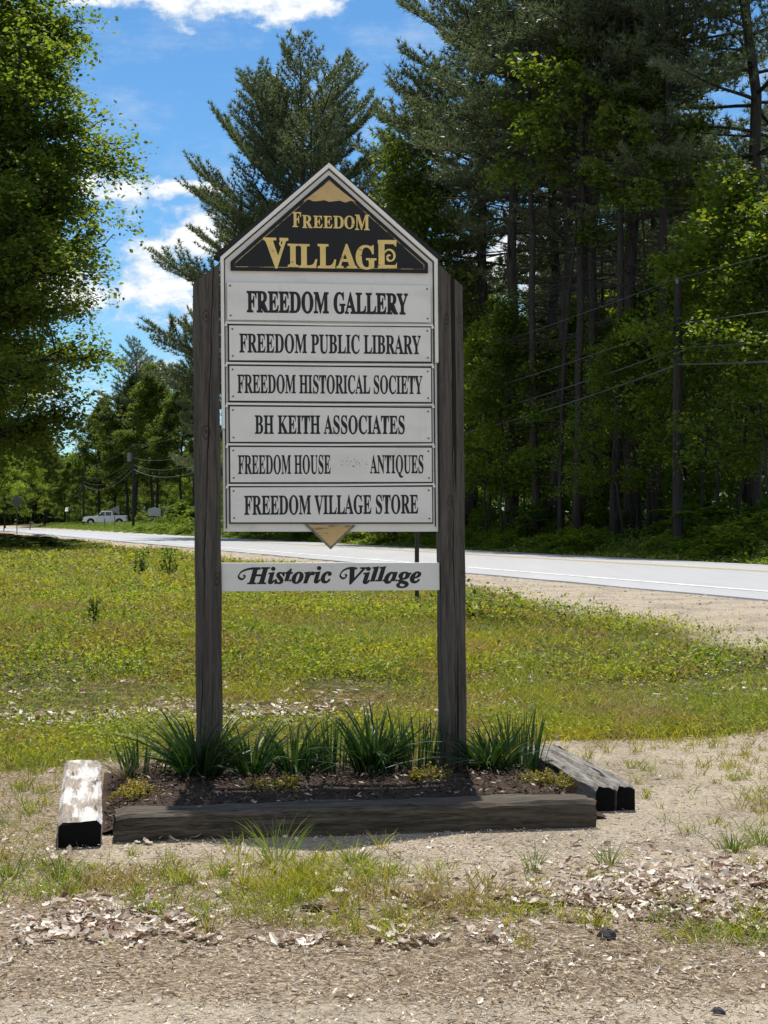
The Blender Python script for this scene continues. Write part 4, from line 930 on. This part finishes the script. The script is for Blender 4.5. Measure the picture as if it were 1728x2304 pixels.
# pines with their crowns down the forest edge
pine_edge = pine(22, 25, .26, 10.0, 6.6, per=5, whorl=.92, shape='open', nb=14, up=.20, dead=14, bw=.046, blade=.30)
pine_tall = pine(23, 27, .24, 13.5, 4.6, per=5, whorl=.80, nb=12, bw=.045, up=.12, dead=40, mat='needle2')
pine_thin = pine(24, 26, .18, 15.5, 3.4, per=5, whorl=.85, nb=11, bw=.045, up=.1, dead=34, mat='needle2')
pine_limb = pine(25, 27, .28, 9.5, 6.8, per=5, whorl=.95, nb=13, bw=.038, up=.06, dead=40, dens=.95)
place(pine_edge, 952, 71, .4, 'dense pine at the left end of the forest edge, lower than the pines beside it', .88)
place(pine_edge, 1052, 67, 2.0, 'second dense pine of the forest edge, its top cut by the frame', 1.1, first=False)
place(pine_tall, 1150, 58, 1.1, 'tall bare trunked pine third from the left of the forest edge', 1.0)
place(pine_limb, 1690, 50, 3.3, 'tall pine nearest the right edge with bare limbs and straight dark trunk')
place(pine_tall, 1252, 55, 2.7, 'tall bare trunked pine behind the low wires right of the sign', .98, first=False)
place(pine_thin, 1335, 53, .7, 'slim pine with a pale mottled trunk right of the sign', 1.0)
place(pine_tall, 1424, 51, 4.1, 'thick trunked pine left of the tall dark utility pole', 1.06, first=False)
place(pine_thin, 1478, 49.5, 2.2, 'slim dark pine trunk just left of the utility pole', .95, first=False)
place(pine_limb, 1330, 60, 1.2, 'leafy limbed pine high above the middle of the forest edge', 1.05, first=False)
place(pine_tall, 1230, 66, 3.3, 'high crowned pine behind the bare trunks right of the gable', 1.06, first=False)
for i, (u, Y, h_, lab) in enumerate(((1205, 55, .92, 'very slim straight pine trunk nearest the right sign post'), (1300, 51.5, .98, 'slim straight pine trunk crossed by the sloping wires'), (1385, 50, .9, 'thin straight pine trunk between two thicker trunks right of the wires'))):
    place(pine_thin, u, Y, 1.3 * i, lab, (.8, .8, h_), first=False)
# broadleaf trees among them
maple_mid = broadleaf(31, 20, .09, 14.0, 3.0, 7000, .20, 'maple2', limbs=18, sub=5, flat=.6, gap=.25)
maple_round = broadleaf(32, 20, .2, 6.5, 4.6, 70000, .21, 'maple2', limbs=44, sub=8, gap=.05)
maple_low = broadleaf(33, 12.5, .07, 2.6, 3.4, 15000, .16, 'maple3', limbs=30, sub=6, flat=.5, gap=.32)
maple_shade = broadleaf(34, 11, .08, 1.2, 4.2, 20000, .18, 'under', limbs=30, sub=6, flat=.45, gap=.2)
place(maple_mid, 1262, 51, .5, 'thin maple with bright yellow green leaves high over the right forest edge', 1.0)
place(maple_mid, 1465, 49, 2.5, 'slender forked maple with leaves above the utility pole', .84, first=False)
place(maple_low, 1610, 45.3, .3, 'bright leaved young maple between the utility pole and the rightmost pine', .88)
place(maple_low, 1775, 41.4, 2.3, 'leafy young maple at the right edge of the picture', .72, first=False)
place(maple_low, 1095, 61.6, 1.2, 'young maple right beside the right sign post across the road', .80, first=False)
place(maple_low, 1180, 57.8, 3.2, 'young maple with scattered bright leaves behind the slanting wires', .66, first=False)
maple_fringe = broadleaf(35, 11.4, .06, 3.2, 3.1, 9000, .155, 'maple2', limbs=26, sub=6, flat=.7, gap=.42, inner=.25)
place(maple_fringe, 1655, 43.3, 5.3, 'sunlit young maple with shining leaves at the road edge, right of the utility pole')
place(maple_fringe, 885, 66, .2, 'bright yellow green maple showing over the right slope of the gable', (1.25, 1.25, 1.62), first=False)
place(maple_fringe, 1578, 46.5, .9, 'slender sunlit maple just right of the utility pole', (.85, .85, 1.02), first=False)
place(maple_fringe, 1745, 40.5, 2.4, 'bright leaved maple cut by the right edge of the picture', .86, first=False)
place(maple_fringe, 1128, 55.5, 1.4, 'airy sunlit maple standing right of the small one by the sign post', (.9, .9, .84), first=False)
place(maple_fringe, 1405, 47.5, 3.0, 'small airy sunlit maple left of the utility pole', (.6, .6, .62), first=False)
place(maple_low, 1090, 57, 2.9, 'small sunlit maple at the road edge next to the right sign post', .70, first=False)
place(maple_shade, 1270, 56, .2, 'dark low maple in the shade left of the middle trunks', .8)
place(maple_shade, 1370, 53, 2.0, 'shaded low maple in the middle of the forest edge', .74, first=False)
place(maple_shade, 1560, 52, 4.4, 'shaded broad maple directly behind the tall utility pole', .9, first=False)
place(maple_low, 1440, 49.7, 4.0, 'shaded young maple left of the utility pole foot', .62, first=False)
place(maple_low, 985, 66, 4.6, 'young maple hidden mostly by the right sign post', .75, first=False)
# far trees left of the sign
place(pine_edge, 436, 152, 1.0, 'dark narrow pine touching the left post, beyond the far bend', (.42, .42, .92), first=False)
place(pine_edge, 300, 214, 2.8, 'distant dark pine tip above the leafy trees left of the sign', 1.06, first=False)
place(pine_edge, 345, 224, 4.8, 'distant lower pine tip right of another, left of the sign', .98, first=False)
place(maple_round, 352, 205, 1.1, 'sunlit round tree left of the sign, beyond the white pickup', 1.13)
place(maple_round, 408, 196, 2.1, 'sunlit tree behind the wooden roadside board', .98, first=False)
place(maple_round, 290, 216, 3.0, 'dark forked tree directly above the white pickup', 1.12, first=False)
place(maple_round, 225, 226, 4.0, 'dark tree beyond the white pickup, beside the big left maple', 1.0, first=False)
place(maple_round, 100, 250, 5.0, 'dim tree beyond the bend below the big left maple', .85, first=False)
place(maple_round, 10, 240, .6, 'pale green tree at the left edge under the big maple', .72, first=False)
place(maple_low, 66, 190, 1.6, 'low bush tree behind the diamond sign', .75, first=False)
place(maple_low, 8, 170, 3.1, 'low shaded tree at the left edge beside the road', .72, first=False)
r = np.random.default_rng(400)
# the wood behind, trunk by trunk
kinds = [pine_tall, pine_thin, pine_edge, maple_shade, maple_round, maple_low, pine_tall]
done = [(o.location.x, o.location.y) for o in bpy.data.objects if o.get('category') == 'tree']
GL = {'pine_tree': ('tall dark pine standing inside the shaded wood across the road', 'pines inside the wood'),
      'maple_tree': ('shaded broadleaf tree inside the wood across the road', 'broadleaf trees inside the wood')}
cnt_ = 0
for i in range(2500):
    if cnt_ >= 150: break
    s_ = r.uniform(5, 300) ; t_ = ROAD_W + 5.5 + r.uniform(0, 1) ** 1.3 * (30 + .12 * s_); X, Y = road_xy(s_, t_); u = U_C + X / Y * F_PX
    if not (-60 < u < 1800) or Y < 44: continue
    if 1075 < u < 1215 and Y > 62: continue                      # sky shows between the trunks here
    if 1100 < u < 1190 and Y > 55: continue
    if u < 520 and Y < 226: continue                              # clearing by the pickup and the board
    if 520 <= u < 1040 and t_ > 26: continue
    if 8 < X < 13.5 and 44 < Y < 66 and i % 5: continue            # a gap in the canopy lets the sun in
    if 1.8 < X < 6.2 and 64 < Y < 80: continue
    if u > 500 and u < 900 and Y > 70 and t_ < 20: continue
    if min((X - a) ** 2 + (Y - b_) ** 2 for a, b_ in done) < (2.2 + .012 * Y) ** 2: continue
    kd = kinds[r.integers(0, len(kinds))]
    if 520 <= u < 1040: kd = [maple_low, maple_shade][i % 2]
    if t_ > 22 and kd in (pine_tall, pine_thin) and i % 3 == 0: kd = maple_shade
    sc = r.uniform(.78, 1.02) * (.72 if u < 240 and kd is not maple_low else 1)
    if u < 520: kd = [maple_shade, maple_low, maple_round, maple_shade][i % 4]; sc *= .9
    o = dup(kd, (X, Y, float(ground_z(X, Y))), r.uniform(0, 6.28), sc); nm = 'pine_tree' if 'pine' in kd.name else 'maple_tree'; tag(o, GL[nm][0], 'tree', GL[nm][1]); done.append((X, Y)); cnt_ += 1
# bare lower trunks closing the view between the edge trees
# shrubs on the verge
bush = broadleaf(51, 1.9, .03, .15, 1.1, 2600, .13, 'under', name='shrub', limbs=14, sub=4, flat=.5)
bush2 = broadleaf(52, 1.1, .02, .1, 1.0, 1500, .11, 'maple3', name='shrub', limbs=12, sub=4, flat=.5)
first = {id(bush): True, id(bush2): True}; n_b = 0
for i in range(2200):
    if n_b >= 170: break
    s_ = r.uniform(2, 230); t_ = ROAD_W + .9 + 5.2 * r.uniform(0, 1) ** 1.5; X, Y = road_xy(s_, t_); u = U_C + X / Y * F_PX
    if not (300 < u < 1790): continue
    if u < 470 and Y > 135: continue
    kd = bush2 if (t_ < ROAD_W + 2.6 or r.uniform() < .3) else bush; sc = r.uniform(.55, 1.1)
    sc = (sc * r.uniform(.7, 1.7), sc * r.uniform(.7, 1.7), sc * r.uniform(.35, 1.0) * (.7 if t_ < ROAD_W + 2.2 else 1))
    loc = (X, Y, float(ground_z(X, Y)) - .03)
    if first[id(kd)]: kd.location = loc; kd.scale = sc; o = kd; first[id(kd)] = False
    else: o = dup(kd, loc, r.uniform(0, 6.28), sc)
    if kd is bush: tag(o, 'leafy dark green bush in the undergrowth across the road', 'shrub', 'dark bushes across the road')
    else: tag(o, 'low yellow green bush on the verge across the road', 'shrub', 'light bushes on the far verge'); 
    n_b += 1
for u, Y, sc, lab in ((-30, 55, (1.6, 1.2, .30), 'low dark bush in the shade under the big left maple, at the edge'), (35, 57, (1.9, 1.2, .24), 'flat dark bush under the big left maple'), (95, 59, (1.5, 1.2, .18), 'dark low bush under the big left maple, near the road'), (150, 62, (1.4, 1.2, .13), 'lowest dark bush at the tip of the left tree shade')):
    place(bush, u, Y, u, lab, sc, cat='shrub', first=False)
for u, Y, sc, lab in ((322, 158, 1.0, 'round green bush left of the wooden roadside board'), (388, 156, 1.15, 'round green bush right of the wooden roadside board'), (410, 150, .9, 'low green bush between the wooden board and the left post')):
    place(bush2, u, Y, u, lab, sc, cat='shrub', first=False)
# ground cover across the road
fb = MB(); r = np.random.default_rng(420); s_ = 250 * r.uniform(0, 1, 130000) ** 1.5; t_ = ROAD_W + .5 + r.uniform(0, 1, 130000) ** 1.4 * 9; X, Y = road_xy(s_, t_); kp = (np.abs(X / Y) < .27) & (Y > 30); X, Y, t_ = X[kp], Y[kp], t_[kp]; n = len(X)
leaves(fb, np.stack([X, Y, ground_z(X, Y) + r.uniform(.02, .45, n) * sstep(.3, 1.6, t_ - ROAD_W)], -1), r.uniform(.06, .16, n), r, .6)
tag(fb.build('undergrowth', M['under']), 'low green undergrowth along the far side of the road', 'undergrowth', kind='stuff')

fw = MB(); r = np.random.default_rng(430)
def wood_band(n, px, py, h, depth):
    z = h * r.uniform(0, 1, n) ** .8 * (.75 + .35 * hnoise(px, py, .12, 61) + .2 * hnoise(px, py, .5, 62)); return np.stack([px, py, ground_z(px, py) + z], -1)
n = 70000; q = r.uniform(0, 1, n); s_ = 15 + 330 * q; t_ = ROAD_W + 52 + r.uniform(0, 14, n); X, Y = road_xy(s_, t_); leaves(fw, wood_band(n, X, Y, 11, 14), r.uniform(.4, .8, n), r, .7)
n = 110000; X = r.uniform(-125, -20, n); Y = 335 + .25 * (X + 125) + r.uniform(0, 18, n); leaves(fw, wood_band(n, X, Y, 20, 18), r.uniform(.6, 1.3, n), r, .9)
n = 60000; s_ = r.uniform(150, 330, n); t_ = -14 - r.uniform(0, 10, n); X, Y = road_xy(s_, t_); leaves(fw, wood_band(n, X, Y, 13, 10), r.uniform(.5, .9, n), r, .9)
n = 60000; q = r.uniform(0, 1, n); X = -62 - 70 * q + r.uniform(-7, 7, n); Y = 70 + 262 * q ** .8; leaves(fw, wood_band(n, X, Y, 15, 12), r.uniform(.5, 1.0, n), r, .8)
tag(fw.build('far_wood', M['under']), 'distant mass of woodland closing the view beyond the trees', 'woods', kind='stuff')

# ------------------------------------------------------------------ poles and wires
def pole_at(X, Y, H, lab, can=False):
    o = empty('utility_pole', (X, Y, float(ground_z(X, Y))), 0, lab, 'utility pole', 'utility poles along the road'); b = MB(); b.tube([(0, 0, -.4), (0, 0, H * .5), (.02, 0, H)], [.16, .14, .115], 12); b.build('pole', M['pole'], o, smooth=False)
    b = MB(); b.cyl((0, 0, H + .09), (0, 0, 1), .05, .18, 10); b.build('insulator', M['grey'], o)
    if can:
        b = MB(); b.cyl((-.38, -.05, H - 1.1), (0, 0, 1), .24, .8, 16); b.cyl((-.38, -.05, H - .66), (0, 0, 1), .2, .1, 16); b.box(-.16, -.1, -.08, 0, H - 1.3, H - .9); b.build('transformer', M['grey'], o)
    return o
poles = [(24.4, -8, 8.0, 'utility pole nearest the camera, right of the picture'), (at(1525, 43), 43, 7.65, 'tall dark utility pole at the forest edge right of the sign'), (-9.5, 100, 8.1, 'utility pole behind the sign'),
         (at(300, 155), 155, 8.45, 'grey utility pole with transformer beside the white pickup'), (at(188, 207), 207, 8.0, 'utility pole left of the white pickup'), (at(146, 252), 252, 8.0, 'distant utility pole carrying a white stand-in board'), (at(125, 300), 300, 8., 'farthest utility pole near the bend')]
for i, (X, Y, H, lab) in enumerate(poles): pole_at(X, Y, H, lab, i == 3)
names = ['topmost thin wire', 'upper telephone wire', 'middle telephone wire', 'thick lowest cable']
where = ['right of the tall dark pole', 'from the sign to the tall dark pole', 'from the pole with transformer to the sign', 'left of the pole with transformer', 'beyond the white pickup', 'farthest from the camera']
for i in range(len(poles) - 1):
    (xa, ya, ha, _), (xb, yb, hb, _) = poles[i], poles[i + 1]; za, zb = float(ground_z(xa, ya)), float(ground_z(xb, yb))
    for j, (dh, sag, rw) in enumerate(((.15, .55, .012), (-1.15, .95, .016), (-1.85, 1.15, .018), (-2.3, 1.35, .028))):
        if i > 3 and j in (0, 1): continue
        b = MB(); tt = np.linspace(0, 1, 25); P = np.stack([xa + (xb - xa) * tt, ya + (yb - ya) * tt - .13, za + ha + dh + (zb + hb - za - ha) * tt - 4 * sag * tt * (1 - tt)], -1); b.tube(P, rw, 5)
        tag(b.build('power_line', M['wire']), f'{names[j]} {where[i]}', 'wire', 'roadside wires')
X, Y = at(146, 252) + .75, 251.6; z0 = float(ground_z(X, Y)); b = MB(); zc = CAM_H + (V_H - 1146) / F_PX * Y
b.prism([(-.6, -.35), (-.1, -.35), (-.05, .12), (.75, -.12), (.45, .1), (.05, .36), (-.65, .32)], -.03, .03)
wb_ = b.build('white_stand_in', M['carwhite'], loc=(X, Y, zc)); wb_.rotation_euler = (rad(-48), 0, 0); wb_.scale = (1, 1, 1.5)  # stands in for an unclear white shape, tilted to catch the sun
tag(wb_, 'small white notched stand-in for an unclear shape high on a distant pole', 'board')

# ------------------------------------------------------------------ road signs, wooden board, pickup
def sign_post(name, u, Y, v, poly, lab, mat, th=.02, yaw=0.):
    X = at(u, Y); zg = float(ground_z(X, Y)); o = empty(name, (X, Y, zg), yaw, lab, 'road sign'); zc = CAM_H + (V_H - v) / F_PX * Y - zg
    b = MB(); b.prism([(-.035, -.2), (.035, -.2), (.035, zc + .3), (-.035, zc + .3)], .012, .05); b.build('post', M['metal'], o)
    b = MB(); b.prism([(x, z + zc) for x, z in poly], -.01, .01); b.build('sign_plate', M[mat], o, bevel=.004); return o
sign_post('road_sign', 38, 128, 1128, [(0, -.56), (.56, 0), (0, .56), (-.56, 0)], 'dark back of a diamond road sign at the left edge', 'darkgrey')
sign_post('road_sign', 258, 168, 1147, [(-.68, 0), (.52, .52), (.52, -.52)], 'grey pennant road sign above the white pickup', 'grey')
X, Y = at(235, 176), 176; b = MB(); b.prism([(-.05, -.2), (.05, -.2), (.05, 1.15), (-.05, 1.15)], -.03, .03); tag(b.build('marker_post', M['grey'], loc=(X, Y, float(ground_z(X, Y)))), 'thin grey marker post in front of the white pickup', 'post')

X, Y = at(347, 168), 168; wbd = empty('wooden_sign', (X, Y, float(ground_z(X, Y))), 0, 'grey timber framed roadside board with pale plaque between two posts', 'sign')
for x in (-1.1, 1.1):
    b = MB(); b.box(x - .11, x + .11, -.11, .11, -.2, 2.05); b.add([(x - .13, -.13, 2.05), (x + .13, -.13, 2.05), (x + .13, .13, 2.05), (x - .13, .13, 2.05), (x, 0, 2.16)], q=[(0, 3, 2, 1)], t=[(0, 1, 4), (1, 2, 4), (2, 3, 4), (3, 0, 4)]); b.build('post', M['oldwood'], wbd)
b = MB(); b.prism([(-.72, 1.1), (.72, 1.1), (.72, 1.72), (.62, 1.9), (.25, 1.96), (.12, 2.08), (-.12, 2.08), (-.25, 1.96), (-.62, 1.9), (-.72, 1.72)], -.05, .02); b.build('plaque', M['plaque'], wbd, bevel=.01)
b = MB(); b.box(-.99, .99, -.04, .04, .55, 1.02); b.build('lower_board', M['darkgrey'], wbd, bevel=.01)
for x0 in (-.99, .72):
    b = MB(); b.box(x0, x0 + .27, -.03, .03, 1.3, 1.38); b.build('cross_rail', M['oldwood'], wbd)

def wheel(parent, x, y):
    b = MB(); b.cyl((x, y, .41), (0, 1, 0), .41, .28, 28); t = b.build('wheel', M['rubber'], parent, bevel=.03)
    b = MB(); b.cyl((x, y - .145 if y < 0 else y + .145, .41), (0, 1, 0), .25, .03, 20); b.cyl((x, y - .16 if y < 0 else y + .16, .41), (0, 1, 0), .07, .03, 12); b.build('rim', M['alloy'], t)
X, Y = at(237, 203), 203; truck = empty('pickup_truck', (X, Y, float(ground_z(X, Y)) + .02), rad(6), 'white crew cab pickup truck parked beyond the road left of the sign', 'truck')
def arch(cx, r0, z0, n=9): return [(cx + r0 * math.cos(math.pi * (1 - i / n)), z0 + r0 * math.sin(math.pi * (1 - i / n)) * 1.02) for i in range(n + 1)]
low = [(-2.86, .52), (-2.42, .45)] + arch(-1.86, .52, .42) + [(-1.2, .42), (1.28, .42)] + arch(1.90, .52, .42) + [(2.55, .5), (2.92, .58)]
up_ = [(2.92, 1.22), (2.90, 1.33), (.98, 1.36), (.98, 1.24), (-1.02, 1.24), (-1.25, 1.25), (-2.55, 1.16), (-2.82, 1.05)]
b = MB(); b.prism(low + up_, -.98, .98); b.build('body', M['carwhite'], truck, bevel=.05)
cab = [(-1.12, 1.2), (1.02, 1.2), (.98, 1.86), (.82, 1.93), (-.30, 1.93), (-.42, 1.88)]
b = MB(); V = [(x, -(.92 if z < 1.3 else .74), z) for x, z in cab] + [(x, (.92 if z < 1.3 else .74), z) for x, z in cab]; n = len(cab)
b.poly(V, [list(range(n)), list(range(2 * n - 1, n - 1, -1))] + [[(i + 1) % n, i, n + i, n + (i + 1) % n] for i in range(n)]); b.build('cab', M['carwhite'], truck, bevel=.05)
def side_win(pts):
    b = MB()
    for sg in (-1, 1):
        V = [(x, sg * (.935 - (z - 1.25) * .29), z) for x, z in pts]; V2 = [(x, sg * (.90 - (z - 1.25) * .29), z) for x, z in pts]; n = len(pts)
        b.poly(V + V2, [list(range(n)), list(range(2 * n - 1, n - 1, -1))] + [[i, n + i, n + (i + 1) % n, (i + 1) % n] for i in range(n)])
    return b
side_win([(-.94, 1.28), (-.02, 1.28), (-.02, 1.80), (-.38, 1.80)]).build('window', M['glass'], truck)
side_win([(.10, 1.28), (.86, 1.28), (.84, 1.80), (.10, 1.80)]).build('window', M['glass'], truck)
b = MB(); b.poly([(-1.10, -.76, 1.28), (-1.10, .76, 1.28), (-.46, .64, 1.83), (-.46, -.64, 1.83), (-1.06, -.76, 1.27), (-1.06, .76, 1.27), (-.42, .64, 1.82), (-.42, -.64, 1.82)], [[0, 1, 2, 3], [7, 6, 5, 4]]); b.build('windscreen', M['glass'], truck)
for x in (-1.86, 1.90):
    for y in (-.86, .86): wheel(truck, x, y)
b = MB(); b.box(1.04, 2.86, -.88, .88, 1.34, 1.42); b.build('bed_cover', M['rubber'], truck, bevel=.02)
b = MB(); b.box(-3.0, -2.8, -.95, .95, .5, .72); b.build('bumper', M['alloy'], truck, bevel=.03); b = MB(); b.box(2.9, 3.02, -.95, .95, .55, .75); b.build('bumper', M['alloy'], truck, bevel=.03)
for y in (-.78, .78):
    b = MB(); b.box(-2.87, -2.7, y - .19, y + .19, .88, 1.06); b.build('headlight', M['lamp'], truck, bevel=.02)
    b = MB(); b.box(2.80, 2.94, y - .21, y + .21, .85, 1.2); b.build('tail_light', M['redlamp'], truck, bevel=.02)
for y in (-1.08, 1.08):
    b = MB(); b.box(-.86, -.72, y - .1, y + .1, 1.28, 1.5); b.build('mirror', M['rubber'], truck, bevel=.02)
for sx in (-.04, .94):
    b = MB(); b.box(sx - .2, sx - .06, -.995, -.975, 1.06, 1.1); b.build('door_handle', M['rubber'], truck)
b = MB()
for sx in (-1.0, .04, 1.0): b.box(sx - .008, sx + .008, -.984, -.976, .5, 1.22)
b.build('door_seam', M['rubber'], truck)
